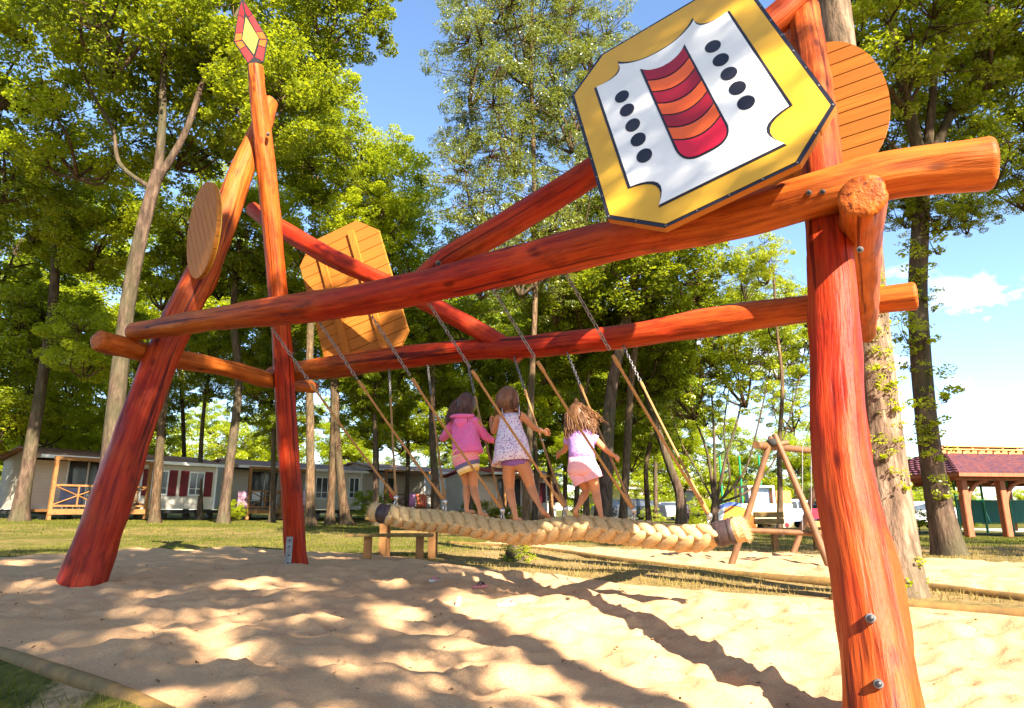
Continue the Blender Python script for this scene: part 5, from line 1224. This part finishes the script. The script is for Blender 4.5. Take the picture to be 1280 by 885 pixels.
# toy lorry made of wood panels (a play house on wheels)
def play_truck():
    b = PD(950, 658, 27); b.z = gbase(b.x, b.y); r_ = empty('play_truck', b, R(6), 'big pale wooden play lorry with cab and wheels behind the small swings', 'play truck')
    pw = mat('pale_plywood', (.62, .46, .27), (.55, .40, .22), 3, .7)
    mb = MB(); mb.box((.05, 0, .72), (2.1, 1.3, .78), None, 0, .03); mb.build('load_box', pw, r_, local=True)
    mb = MB()
    for x in (-.62, -.42): mb.box((x + .0, -.62, 1.42), (.08, .06, .64)); mb.box((x, .62, 1.42), (.08, .06, .64))
    mb.box((-.16, 0, 1.76), (1.1, 1.36, .07)); mb.box((.36, -.62, 1.42), (.08, .06, .62)); mb.box((.36, .62, 1.42), (.08, .06, .62)); mb.build('cab_frame', mat('cream_paint', (.75, .6, .5), None, 3, .5), r_, local=True)
    mb = MB(); mb.box((-.02, .0, 1.42), (.60, .9, .60)); mb.build('cab_screen', mat('pale_blue_panel', (.35, .5, .75), None, 3, .4), r_, local=True)
    mb = MB(); mb.box((.78, 0, 1.36), (.62, 1.2, .48)); mb.build('rear_box', mat('orange_panel', (.70, .25, .06), None, 3, .6), r_, local=True)
    for x in (-.75, .72):
        for y in (-.70, .70):
            mb = MB(); mb.tube([(x, y - .06, .30), (x, y + .06, .30)], .27, 20); w = mb.build('wheel', pw, r_, local=True)
            mb = MB(); mb.tube([(x, y - .075, .30), (x, y + .075, .30)], .09, 12); mb.build('hub', M_SHUT, w, local=True)
play_truck()
def spring_rider():
    b = PD(917, 658, 25); b.z = gbase(b.x, b.y); r_ = empty('play_car', b, R(-8), 'orange white and blue rounded play car beside the pale play lorry', 'play car')
    mb = MB(); prof = [(-.75, .2), (-.78, .55), (-.55, .85), (-.1, 1.0), (.35, .9), (.70, .6), (.75, .2)]
    mb.prism(prof, lambda x, z, d: Vector((x, d, z)), -.35, .35); mb.build('body', mat('orange_panel2', (.80, .22, .02), (.7, .2, .03), 3, .5), r_, local=True)
    mb = MB(); mb.prism([(-.60, .62), (-.45, .98), (-.05, 1.12), (.30, 1.04), (.28, .95), (-.08, 1.0), (-.42, .84)], lambda x, z, d: Vector((x, d, z)), -.37, .37); mb.build('roof_band', mat('blue_panel', (.10, .16, .55), (.12, .2, .6), 3, .5), r_, local=True)
    mb = MB(); mb.prism([(-.72, .25), (-.50, .25), (-.30, .95), (-.50, .85), (-.70, .60)], lambda x, z, d: Vector((x, d, z)), -.375, .375); mb.build('side_panel', M_TRIM, r_, local=True)
    for x in (-.1, .25): mb = MB(); mb.tube([(x, -.39, .5), (x, .39, .5)], .10, 14); mb.build('porthole', M_DARKV, r_, local=True)
    mb = MB(); mb.ell((-.62, 0, 1.0), (.12, .12, .12)); mb.build('lamp', mat('red_panel', (.7, .03, .03), None, 3, .4), r_, True, True)
spring_rider()
def red_fence():
    a, b = PD(1006, 652, 27), PD(1062, 652, 28.5); a.z = b.z = gbase(a.x, a.y); r_ = empty('play_fence', a, math.atan2((b - a).y, (b - a).x), 'low red board fence with white cut-outs behind the small swings', 'play fence'); L = (b - a).length
    mb = MB(); mb.box((L / 2, 0, .75), (L, .05, .40)); mb.build('board', mat('red_board', (.55, .02, .04), None, 4, .5), r_, local=True)
    mb = MB(); mb.box((L / 2, 0, .25), (L, .10, .42)); mb.build('timber_base', mat('orange_board', (.60, .22, .07), None, 4, .6), r_, local=True)
    for i in range(4):
        mb = MB(); x = .3 + i * (L - .5) / 3
        for s in (-1, 1): mb.box((x, -.03, .75), (.26, .012, .05), Matrix.Rotation(s * R(45), 3, 'Y'))
        mb.build('star_mark', M_TRIM, r_, local=True)
red_fence()
# bin
b = PD(810, 656, 40); b.z = gbase(b.x, b.y); r_ = empty('rubbish_bin', b, 0, 'black wheeled bin beside the low shrub near the far cabin', 'bin')
mb = MB(); vs = [(x * (.24 + .05 * z), y * (.26 + .05 * z), z * .95) for z in (0, 1) for x, y in ((-1, -1), (1, -1), (1, 1), (-1, 1))]; mb.add(vs, [(0, 1, 2, 3), (4, 7, 6, 5), (0, 4, 5, 1), (1, 5, 6, 2), (2, 6, 7, 3), (3, 7, 4, 0)]); mb.build('bin_body', M_DCH, r_, local=True)
mb = MB(); mb.box((0, 0, 1.0), (.66, .70, .08), None, 0, .02); mb.build('lid', M_DCH, r_, local=True)
for s in (-1, 1): mb = MB(); mb.tube([(s * .24, .25, .1), (s * .30, .25, .1)], .1, 12); mb.build('wheel', M_TYRE, r_, local=True)

# distant walker
def walker():
    D = 30; g = lambda x, y, d=0: PD(x, y, D + d); x0 = 858; b = g(x0, 655); b.z = gbase(b.x, b.y)
    root = empty('person', b, 0, 'distant person in a pale top and dark shorts in front of the leaning dark trunk', 'person')
    H = 1.25; f = Vector((0, -1, 0)); r = Vector((1, 0, 0)); P = lambda x, y, z: b + Vector((x, y, z)) * (H / 1.7)
    V_ = [P(0, 0, .95), P(0, 0, 1.2), P(0, 0, 1.42), P(0, 0, 1.52), P(-.17, 0, 1.40), P(-.22, 0, 1.12), P(-.20, -.08, .88), P(.17, 0, 1.40), P(.23, 0, 1.12), P(.22, -.08, .88), P(-.09, 0, .90), P(-.10, -.03, .50), P(-.10, 0, .08), P(-.10, -.14, .03), P(.09, 0, .90), P(.10, .03, .50), P(.10, .08, .08), P(.10, -.05, .03)]
    Ed = [(0, 1), (1, 2), (2, 3), (2, 4), (4, 5), (5, 6), (2, 7), (7, 8), (8, 9), (0, 10), (10, 11), (11, 12), (12, 13), (0, 14), (14, 15), (15, 16), (16, 17)]
    rr = [.12, .11, .10, .05, .05, .04, .03, .05, .04, .03, .08, .05, .035, .03, .08, .05, .035, .03]
    mb = MB(); add_mesh(mb, skin(V_, Ed, [q * .75 for q in rr], 1)); mb.ell(P(0, 0, 1.62), (.075, .085, .10), None, 0, 12, 8); mb.build('body', SKINM, root, smooth=True)
    mb = MB(); mb.ell(P(0, .02, 1.65), (.085, .095, .10), None, 0, 12, 8); mb.build('hair', M_HAIR1, root, smooth=True)
    mb = MB(); X = Vector((1, 0, 0)); Yv = Vector((0, 1, 0)); loft(mb, [(P(0, 0, z), X * w, Yv * w * .65) for z, w in ((.92, .13), (1.1, .125), (1.3, .14), (1.42, .12))], 16); mb.build('top', mat('pale_grey_cloth', (.55, .50, .50), (.5, .2, .25), 8, .9), root, smooth=True)
    mb = MB(); loft(mb, [(P(0, 0, z), X * w, Yv * w * .7) for z, w in ((.60, .16), (.8, .15), (.95, .13))], 16); mb.build('shorts', mat('plum_cloth', (.12, .05, .10), None, 8, .9), root, smooth=True)
walker()

# ------------------------------------------------------------------ benches, small swings, pavilion
M_OLDP = mat('old_plank', (.20, .12, .03), (.13, .08, .022), 12, .8, (1, 1, 1), .4, .01)
def beam3(mb, a, b, w, h, up=UP):
    t = (b - a).normalized(); s = t.cross(up).normalized(); u_ = s.cross(t); mb.box((a + b) / 2, ((b - a).length, w, h), Matrix((t, s, u_)).transposed(), 0, .006)
def picnic():
    D = 9.6; z = gbase(-1.6, D); A = PD(440, 660, D); B = PD(560, 660, D); A.z = B.z = z
    root = empty('picnic_table', (A + B) / 2, 0, 'low rustic picnic table with side benches behind the braided rope', 'picnic table'); t = (B - A).normalized(); n = Vector((-t.y, t.x, 0))
    def q(x, y, zz): return A + t * x + n * y + UP * zz
    L = (B - A).length
    for k in range(3): mb = MB(); beam3(mb, q(.12, .32 + k * .17, .56), q(L + .1, .32 + k * .17, .56), .15, .045); mb.build('table_plank', M_OLDP, root)
    for k in range(2): mb = MB(); beam3(mb, q(-.02 + 0, -.22 + k * .02, .34 + k * 0), q(L - .18, -.22, .34), .22, .04) if k == 0 else None; (mb.build('bench_plank', M_OLDP, root) if k == 0 else None)
    mb = MB(); beam3(mb, q(.3, 1.15, .34), q(L, 1.15, .34), .22, .04); mb.build('bench_plank', M_OLDP, root)
    for x in (.28, L - .36):
        mb = MB(); mb.box(q(x, -.22, .155), (.10, .09, .33), None, 0, .005); mb.build('post', M_PINE, root)
        for y in (.34, .62): mb = MB(); mb.box(q(x + .10, y, .26), (.10, .09, .54), None, 0, .005); mb.build('post', M_PINE, root)
        mb = MB(); mb.box(q(x, 1.15, .155), (.10, .09, .33), None, 0, .005); mb.build('post', M_PINE, root)
picnic()
def seat_right():
    D = 12.5; A = PD(962, 668, D); B = PD(1020, 668, D + .5); z = gbase(A.x, D); A.z = B.z = z
    root = empty('wooden_bench', (A + B) / 2, 0, 'wooden bench with slatted back behind the small swing set', 'bench'); t = (B - A).normalized(); n = Vector((-t.y, t.x, 0)); L = (B - A).length
    q = lambda x, y, zz: A + t * x + n * y + UP * zz
    for zz in (.50, .62): mb = MB(); beam3(mb, q(-.1, .25, zz), q(L * .55, .25, zz), .04, .10); mb.build('back_slat', M_OLDP, root)
    mb = MB(); beam3(mb, q(-.15, 0, .36), q(L + .3, 0, .36), .30, .05); mb.build('seat', M_OLDP, root)
    for x in (.12, L): mb = MB(); mb.box(q(x, 0, .165), (.10, .10, .35), None, 0, .005); mb.build('post', M_PINE, root)
seat_right()
M_ROUND = mat('treated_round_wood', (.21, .095, .035), (.12, .055, .022), 12, .6, (1, 1, .3), .3, .006)
def small_swings():
    root = empty('small_swing_set', PD(985, 690, 9.5) , 0, 'small wooden swing set of round poles on the sand path', 'swing set'); root.location.z = gbase(3.5, 9.5)
    def pole(nm, a, b, r0, r1=None, m=M_ROUND): mb = MB(); mb.tube(crom([a, a.lerp(b, .5) + Vector((.01, 0, .005)), b], 5), [r0 + ((r1 or r0) - r0) * k / 10 for k in range(11)], 12); return mb.build(nm, m, root, smooth=True, auto=50)
    D1, D2 = 9.0, 11.2
    def G(p): p.z = gbase(p.x, p.y) - .03; return p
    pole('leg', G(PD(913, 701, D1 + .1)), PD(964, 546, D1), .045, .038); pole('leg', G(PD(1038, 711, D1 - .35)), PD(968, 543, D1), .048, .038)
    pole('cross_rail', PD(936, 663, D1 + .05), PD(1030, 668, D1 - .2), .035)
    pole('leg', G(PD(990, 694, D2)), PD(1034, 566, D2), .05, .045); pole('leg', G(PD(1092, 700, D2 - .3)), PD(1036, 562, D2), .05, .045)
    pole('top_beam', PD(945, 556, D1 - .25), PD(1050, 568, D2 + .6), .05); pole('spreader', PD(952, 560, D1), PD(984, 553, D1 + .1), .035); pole('spreader', PD(1020, 572, D2), PD(1052, 570, D2), .04)
    mb = MB(); p = PD(965, 553, D1); mb.ell(p, (.07, .07, .06)); mb.build('joint_cap', M_DARKV, root, True)
    for x0, d in ((1003, 9.9), (1028, 10.3)):
        for dx in (0, 11):
            a = PD(x0 + dx, 560, d); b_ = PD(x0 + dx, 664, d); mb = MB(); mb.tube([a, b_], .007, 5); mb.build('chain', M_CHAIN, root)
        mb = MB(); a = PD(x0 + 5, 667, d); mb.box(a, (.34, .16, .035), None, 0, .01); mb.build('swing_seat', M_TYRE, root)
small_swings()
# round of stump with ivy
b = PD(643, 688, 9.8); b.z = gbase(b.x, b.y); r_ = empty('tree_stump', b, 0, 'short ivy grown stump under the middle of the braided rope', 'stump')
mb = MB(); stem(mb, [b - UP * .05, b + Vector((.02, 0, .12)), b + Vector((.05, .02, .26))], .10, .09, 14, .7); mb.f.append(tuple(range(len(mb.v) - 14, len(mb.v)))); mb.mi.append(0); mb.build('wood', M_BARK_DK, r_, smooth=True, auto=50)
for dx, dz in ((.14, .05), (.05, .12), (.2, .0), (-.1, .04)): crown(r_, 'sprout', 0, 0, 0, .5, None, b + Vector((dx, -.12, dz + .05)))
# pavilion
M_TILE = None
def tile_material():
    m, nt, b, o = newmat('pavilion_tiles'); tc = node(nt, 'ShaderNodeTexCoord').outputs['Object']; n = noisen(nt, tc, 2.5, 3)
    nt.links.new(ramp(nt, n, [(.3, (.075, .026, .045)), (.6, (.145, .042, .042))]), b.inputs['Base Color']); b.inputs['Roughness'].default_value = .55; return m
M_TILE = tile_material(); M_REDW = mat('red_brown_timber', (.34, .10, .035), (.25, .065, .025), 8, .6, (1, 1, .3))
def pavilion():
    A = PD(1212, 668, 25.6); z = gbase(A.x, A.y); A.z = z; ang = R(9)
    root = empty('pavilion', A, ang, 'open timber pavilion with red tiled roof at the right edge', 'pavilion'); W_, Dp, H = 8.4, 6.4, 2.1
    for x in (0, 1.65, 4.9, 8.4):
        for y in (0, Dp): mb = MB(); mb.box((x, y, H / 2), (.26, .26, H), None, 0, .02); mb.build('post', M_REDW, root, local=True)
    for y in (0, Dp): mb = MB(); mb.box((W_ / 2, y, H + .11), (W_ + .7, .22, .24), None, 0, .01); mb.build('eave_beam', M_REDW, root, local=True)
    for x in (0, W_): mb = MB(); mb.box((x, Dp / 2, H + .10), (.2, Dp - .3, .2)); mb.build('eave_beam', M_REDW, root, local=True)
    for (x0, s) in ((.12, 1), (1.77, 1), (4.78, -1), (8.28, -1)):
        P = [Vector((x0 + s * (1 - math.cos(t)) * .95, 0, H - 1.0 + .98 * math.sin(t))) for t in [PI / 2 * k / 8 for k in range(9)]]; mb = MB(); mb.tube(P, .09, 6); mb.build('arched_brace', M_REDW, root, smooth=True, local=True)
    e = .75; z0 = H + .22; top = 1.0; mb = MB(); rows = 9
    def quad(p0, p1, p2, p3, cols):      # overlapping tile courses as small steps
        for r_ in range(rows):
            t0, t1 = r_ / rows, (r_ + 1) / rows; a0, b0 = p0.lerp(p3, t0), p1.lerp(p2, t0); a1, b1 = p0.lerp(p3, t1), p1.lerp(p2, t1); nrm = (b0 - a0).cross(a1 - a0).normalized(); 
            if nrm.z < 0: nrm = -nrm
            n = max(2, int((b0 - a0).length / .34)); up_ = nrm * .055
            for c in range(n):
                u, v = c / n, (c + 1) / n; q0, q1, q2, q3 = a0.lerp(b0, u), a0.lerp(b0, v), a1.lerp(b1, v), a1.lerp(b1, u); m0 = (q0 + q1) / 2 + nrm * .05; m1 = (q2 + q3) / 2 + nrm * .02
                mb.add([q0 + up_, m0 + up_, q1 + up_, q2 + nrm * .01, m1, q3 + nrm * .01, q0, q1], [(0, 1, 4, 5), (1, 2, 3, 4), (6, 1, 0), (6, 7, 1), (7, 2, 1)])
    x0, x1, y0, y1 = -e, W_ + e, -e, Dp + e; rx0, rx1, ry = x0 + 2.6, x1 - 2.6, Dp / 2; zt = z0 + top; g_ = .62
    c = [Vector((x0, y0, z0)), Vector((x1, y0, z0)), Vector((x1, y1, z0)), Vector((x0, y1, z0))]; r0, r1 = Vector((rx0, ry - g_, zt)), Vector((rx1, ry - g_, zt)); r2, r3 = Vector((rx1, ry + g_, zt)), Vector((rx0, ry + g_, zt))
    quad(c[0], c[1], r1, r0, 1); quad(c[3], c[2], r2, r3, 1); quad(c[0], c[3], r3, r0, 1); quad(c[1], c[2], r2, r1, 1)
    mb.build('tiled_roof', M_TILE, root, local=True)
    mb = MB(); mb.box((W_ / 2, y0 + .02, z0 - .03), (W_ + 2 * e, .05, .16)); mb.box((x0 + .02, Dp / 2, z0 - .03), (.05, Dp + 2 * e - .1, .16)); mb.build('fascia', M_REDW, root, local=True)
    mb = MB()
    for k in range(7):
        x = rx0 + .1 + k * (rx1 - rx0 - .2) / 6; mb.box((x, ry - g_, zt + .08), (.10, .08, .20)); mb.box((x, ry - .30, zt + .26), (.10, .08, .16))
    mb.box(((rx0 + rx1) / 2, ry - g_ + .02, zt + .20), (rx1 - rx0 + .4, .30, .05)); mb.box(((rx0 + rx1) / 2, ry, zt + .37), (rx1 - rx0 - .3, .8, .06)); mb.box(((rx0 + rx1) / 2, ry, zt + .12), (rx1 - rx0 - .1, .5, .3)); mb.build('ridge_lantern', mat('fresh_timber', (.58, .27, .09), (.5, .2, .06), 6, .6), root, local=True)
pavilion()
# green fence and windscreen
M_GRN = mat('green_paint', (.01, .22, .10), (.012, .18, .08), 6, .5); M_NET = mat('green_windscreen', (.015, .10, .08), (.02, .13, .10), 3, .8)
def green_fence():
    P = [PD(x, 660, d) for x, d in ((1200, 31), (1330, 33))]; 
    for p in P: p.z = gbase(min(30, p.x), p.y)
    d = P[1] - P[0]; L = d.length; root = empty('sports_fence', P[0], math.atan2(d.y, d.x), 'green sports court fence with dark green windscreen behind the pavilion', 'fence')
    for k in range(5): mb = MB(); mb.tube([(k * L / 4, 0, 0), (k * L / 4, 0, 3.0)], .05, 8); mb.build('post', M_GRN, root, local=True)
    mb = MB(); mb.box((L / 2, .03, .98), (L, .02, 1.0)); mb.build('windscreen', M_NET, root, local=True)
    mb = MB(); 
    for z in (.45, 1.5, 2.9): mb.tube([(0, 0, z), (L, 0, z)], .02, 5)
    mb.build('rail', M_GRN, root, local=True)
green_fence()
for i, (x, D) in enumerate([(905, 44), (930, 44), (955, 43), (981, 44), (1026, 40)]):
    b = PD(x, 650, D); b.z = gbase(b.x, b.y); mb = MB(); mb.tube([b, b + UP * 4.4], .07, 8)
    tag(mb.build('green_post', M_GRN, smooth=True, auto=40), 'tall thin green pole in front of the far hedge, beyond the small swings', 'pole', 'tall green poles beyond the small swings')
# bright ground beyond the right lawn
mb = MB()
for k in range(1):
    a, b = PD(1215, 664, 29), PD(1500, 668, 32); mb.add([(a.x, a.y, gbase(30, 29) + .02), (b.x, a.y, gbase(30, 29) + .02), (b.x + 5, 45, gbase(30, 45) + .02), (a.x + 3, 45, gbase(30, 45) + .02)], [(0, 1, 2, 3)])
o = mb.build('court_surface', mat('pale_gravel', (.55, .48, .42), (.5, .42, .36), 5, .9)); tag(o, kind='structure')

# ------------------------------------------------------------------ flip-flops and litter
def sandal(px, py, ang, sole, strap, label, standing=False, s=1.0):
    p = PZ(px, py, -.70); z = gz(p.x, p.y); t = (z - E) / -.70; p = PZ(px, py, z - E); root = empty('flip_flop', p, ang, label, 'flip-flop', 'flip-flops left on the sand'); s = .68
    if standing: root.rotation_euler = (R(-58), R(10), ang)
    out = [(.0, -.10), (.025, -.085), (.030, -.05), (.026, .0), (.036, .05), (.036, .08), (.018, .108), (-.010, .112), (-.032, .085), (-.034, .05), (-.024, .0), (-.027, -.05), (-.022, -.085)]
    mb = MB(); mb.prism([(x * s, y * s) for x, y in out], lambda x, y, d: Vector((x, y, d)), .004, .022); o = mb.build('sole', sole, root, local=True)
    mb = MB()
    for sx in (-1, 1): mb.tube(crom([Vector((sx * .032 * s, -.005, .02)), Vector((sx * .024 * s, .03, .045)), Vector((0, .072 * s, .024))], 5), .005, 6)
    mb.build('strap', strap, root, smooth=True, local=True)
ws = mat('white_rubber', (.62, .60, .55), None, 6, .6); ds = mat('dark_strap', (.05, .03, .04), None, 6, .6); ps = mat('rose_rubber', (.55, .18, .20), None, 6, .6)
sandal(572, 757, R(10), ws, ds, 'white flip-flop sitting upright on the sand', True)
sandal(632, 758, R(-65), ws, ps, 'pale flip-flop with red strap lying on its side right of the white one')
sandal(599, 735, R(-50), ps, ds, 'rose flip-flop farther back in a patch of sun')
sandal(546, 728, R(70), ws, ps, 'flip-flop in the shade nearest the upright post')
def litter():
    rg = np.random.default_rng(5); n = 900; x = rg.uniform(-5, 4.5, n); y = rg.uniform(1.6, 8, n); cen = np.array([(a, b, gz(a, b) + .012) for a, b in zip(x, y)])
    me = leaves('leaf_litter', cen, .024, rg, mat('dry_leaf', (.10, .05, .02), (.20, .10, .035), 30, .8), .5, 2.0)
    o = bpy.data.objects.new('leaf_litter', me); C.objects.link(o); tag(o, 'small dry leaves and bits of twig scattered over the sand', 'litter', kind='stuff')
litter()
def grass():
    rg = np.random.default_rng(9); out = []; dr = []
    def field(n, xlo, xhi, ylo, yhi, h, dry, dens=None, w=.0035, near=False):
        x = rg.uniform(xlo, xhi, n); y = rg.uniform(ylo, yhi, n)
        keep = np.abs(x) < y * .86 + .5
        x, y = x[keep], y[keep]
        s = np.maximum(sdist(pit1, x, y), sdist(pit2, x, y)); k = s < (-.01); x, y = x[k], y[k]
        cl = np.array([noise.noise(Vector((a * 1.7, b * 1.7, 2))) for a, b in zip(x, y)]); k = cl > rg.uniform(-.55, .25, len(cl)); x, y = x[k], y[k]
        for a, b in zip(x, y):
            z = gbase(a, b) - .01 + .02 * nz(a, b, 4.4, 2.0) + .035 * nz(a, b, 8.4, .6) - (.07 if (a < 0 and b < 4.2) else 0)
            hh = h * rg.uniform(.4, 1.3); th = rg.uniform(0, PI); ww = w * (1 + b * .12); lx, ly = rg.normal(0, .35, 2) * hh
            out.append(((a - ww * math.cos(th), b - ww * math.sin(th), z), (a + ww * math.cos(th), b + ww * math.sin(th), z), (a + lx, b + ly, z + hh)))
            dr.append(min(1, max(0, (dry if not callable(dry) else dry(a, b)) + rg.uniform(-.25, .25))))
    dry2 = lambda a, b: .08 + .95 * sstep(-1.6, .4, a) * (1 - sstep(12, 16, b)) + .30 + .6 * nz(a, b, 0, .35)
    field(16000, -3.8, -.2, 1.0, 3.6, .10, .40, w=.003)
    field(42000, -6, 7.5, 5.4, 9.0, .05, dry2, w=.0025)
    field(42000, -9, 11, 9.0, 16, .05, dry2, w=.003)
    field(36000, -18, 20, 16, 27, .06, dry2, w=.0035)
    co = np.array(out).reshape(-1, 3); me = npmesh('grass', co, len(out), 3, [], np.array(dr))
    m = leaf_material('grass_blade', (.045, .065, .008), (.11, .12, .016), (.24, .17, .055), .3); me.materials.append(m)
    nt = m.node_tree
    for nd in nt.nodes:
        if nd.type == 'MIX_SHADER' and abs(nd.inputs[0].default_value - .05) < 1e-3: nd.inputs[0].default_value = 0.0
        if nd.type == 'MIX_SHADER' and abs(nd.inputs[0].default_value - .3) < 1e-3: nd.inputs[0].default_value = .15
    for nd in list(nt.nodes):
        if nd.type == 'MATH' and nd.operation == 'MULTIPLY': nd.inputs[1].default_value = 1.0
        if nd.type == 'MATH' and nd.operation == 'MULTIPLY_ADD': nd.inputs[1].default_value = 0.0
    o = bpy.data.objects.new('grass', me); C.objects.link(o); tag(o, 'sparse green and straw coloured grass round the sand', 'grass', kind='stuff')
grass()
shade_tree(5.6, -6.1, 8.6, .24, [(-2.6, -1.5, 2.0, .9), (-1.2, 1.2, 3.2, .9), (.6, -1.0, 3.6, .8), (-3.6, -.2, 4.6, .9), (-1, -2.5, 5.5, 1.0), (1.5, -3, 6.0, .9), (-4.6, -2, 3.0, .8), (-1.6, .2, -.2, .5), (-3.2, -1.0, .2, .5), (-1.9, 1.9, -2.2, .35)], 'tall oak standing behind the viewer to the right, shading the sand')
shade_tree(1.0, -9.0, 7.0, .22, [(-1.8, 1.0, 1.0, .9), (1.2, 1.2, 1.6, .8), (-3.4, 0, 2.2, .9), (.2, -.6, 3.4, .9), (-2, -1.5, 4.5, 1), (2.6, -.5, .2, .6), (1.8, 2.6, .3, .6), (.4, 3.2, -.6, .5)], 'unseen oak directly behind the viewer, added to dapple the sand')
shade_tree(-6.5, -4.5, 6.5, .2, [(1.8, 1.0, 1.0, .9), (-1.2, 1.2, 2.0, .9), (3.4, 1, 2.4, .9), (0, -.6, 3.4, 1.0), (2.5, -1.5, 4.5, 1)], 'unseen oak behind the viewer to the left, added for its shade')
shade_tree(15.5, -4.5, 8.5, .22, [(-1.8, 0, 1.0, .6), (1.2, 1.2, 2.0, .7), (2.5, 1.5, 4.5, .8)], 'unseen oak farther off behind the viewer to the right, added for its shade')
shade_tree(13.0, 1.5, 9.5, .24, [(-1.8, 0, 1.0, .8), (1.2, 1.2, 2.0, .9), (-.4, -1.6, 3.4, 1.0), (2.5, 1.5, 4.5, 1), (-3.0, 1.5, 4.0, .9), (0, 0, 6, 1)], 'unseen oak off to the right of the viewer, added to shade the lawn')
shade_tree(19.0, 7.0, 8.5, .24, [(-1.8, 0, 1.0, .8), (1.2, 1.2, 2.0, .9), (-.4, -1.6, 3.4, 1.0), (2.5, 1.5, 4.5, 1), (-3.0, 1.5, 4.0, .9)], 'unseen oak well to the right of the viewer beyond the sand path, added to shade the lawn')
shade_tree(-1.0, -14.5, 11.0, .25, [(-2.5, 0, .5, .9), (1.8, 1.0, 1.6, .9), (0, -.6, 3.4, 1.0), (-2.2, -2, 4.0, 1), (3.0, -1, 4.2, 1)], 'unseen tall oak far behind the viewer, placed for its shade')

# ------------------------------------------------------------------ light, sky, camera
KS = Vector((.676, -1.195, 1.0))
sun_dir = KS.normalized(); sel = math.asin(sun_dir.z)
def lighting():
    w = bpy.data.worlds.new('World'); bpy.context.scene.world = w; w.use_nodes = True; nt = w.node_tree; nt.nodes.clear()
    o = node(nt, 'ShaderNodeOutputWorld'); bg = node(nt, 'ShaderNodeBackground'); sk = node(nt, 'ShaderNodeTexSky'); sk.sky_type = 'NISHITA'
    sk.sun_disc = False; sk.sun_elevation = sel; sk.sun_rotation = math.atan2(sun_dir.x, sun_dir.y); sk.air_density = 1.0; sk.dust_density = .25; sk.ozone_density = 3.5
    tc = node(nt, 'ShaderNodeTexCoord').outputs['Generated']
    sep = node(nt, 'ShaderNodeSeparateXYZ'); nt.links.new(tc, sep.inputs[0])
    n = noisen(nt, tc, 8.5, 6, .55, (1, 1, 2.2)); 
    cm = ramp(nt, n, [(.57, (0, 0, 0)), (.65, (1, 1, 1))])
    el = ramp(nt, sep.outputs[2], [(.0, (.5, .5, .5)), (.06, (1, 1, 1)), (.22, (1, 1, 1)), (.34, (0, 0, 0))])
    mu = node(nt, 'ShaderNodeMath', operation='MULTIPLY'); nt.links.new(cm, mu.inputs[0]); nt.links.new(el, mu.inputs[1])
    mu2 = node(nt, 'ShaderNodeMath', operation='MULTIPLY'); nt.links.new(mu.outputs[0], mu2.inputs[0]); mu2.inputs[1].default_value = .8
    col = mixc(nt, mu2.outputs[0], sk.outputs[0], (7.5, 7.6, 7.8))
    nt.links.new(col, bg.inputs[0]); bg.inputs[1].default_value = SKY; nt.links.new(bg.outputs[0], o.inputs[0])
    l = bpy.data.lights.new('sun', 'SUN'); l.energy = SUN; l.angle = R(.45); l.color = (1.0, .91, .76)
    lo = bpy.data.objects.new('sun', l); C.objects.link(lo); lo.rotation_euler = sun_dir.to_track_quat('Z', 'Y').to_euler()
SKY, SUN, EXPO = .082, 5.0, 2.22
lighting()
cam = bpy.data.cameras.new('camera'); co = bpy.data.objects.new('camera', cam); C.objects.link(co)
cam.sensor_width = 36; cam.lens = 36 * F / 1280; cam.clip_end = 4000; cam.clip_start = .05
co.location = EYE; co.rotation_euler = (PI / 2 + PITCH, 0, 0)
sc = bpy.context.scene; sc.camera = co
sc.view_settings.view_transform = 'Standard'; sc.view_settings.look = 'None'; sc.view_settings.gamma = 1; sc.view_settings.exposure = EXPO
sc.cycles.max_bounces = 8; sc.cycles.transparent_max_bounces = 8; sc.cycles.use_denoising = True
sc.cycles.diffuse_bounces = 4; sc.cycles.glossy_bounces = 2; sc.cycles.transmission_bounces = 4
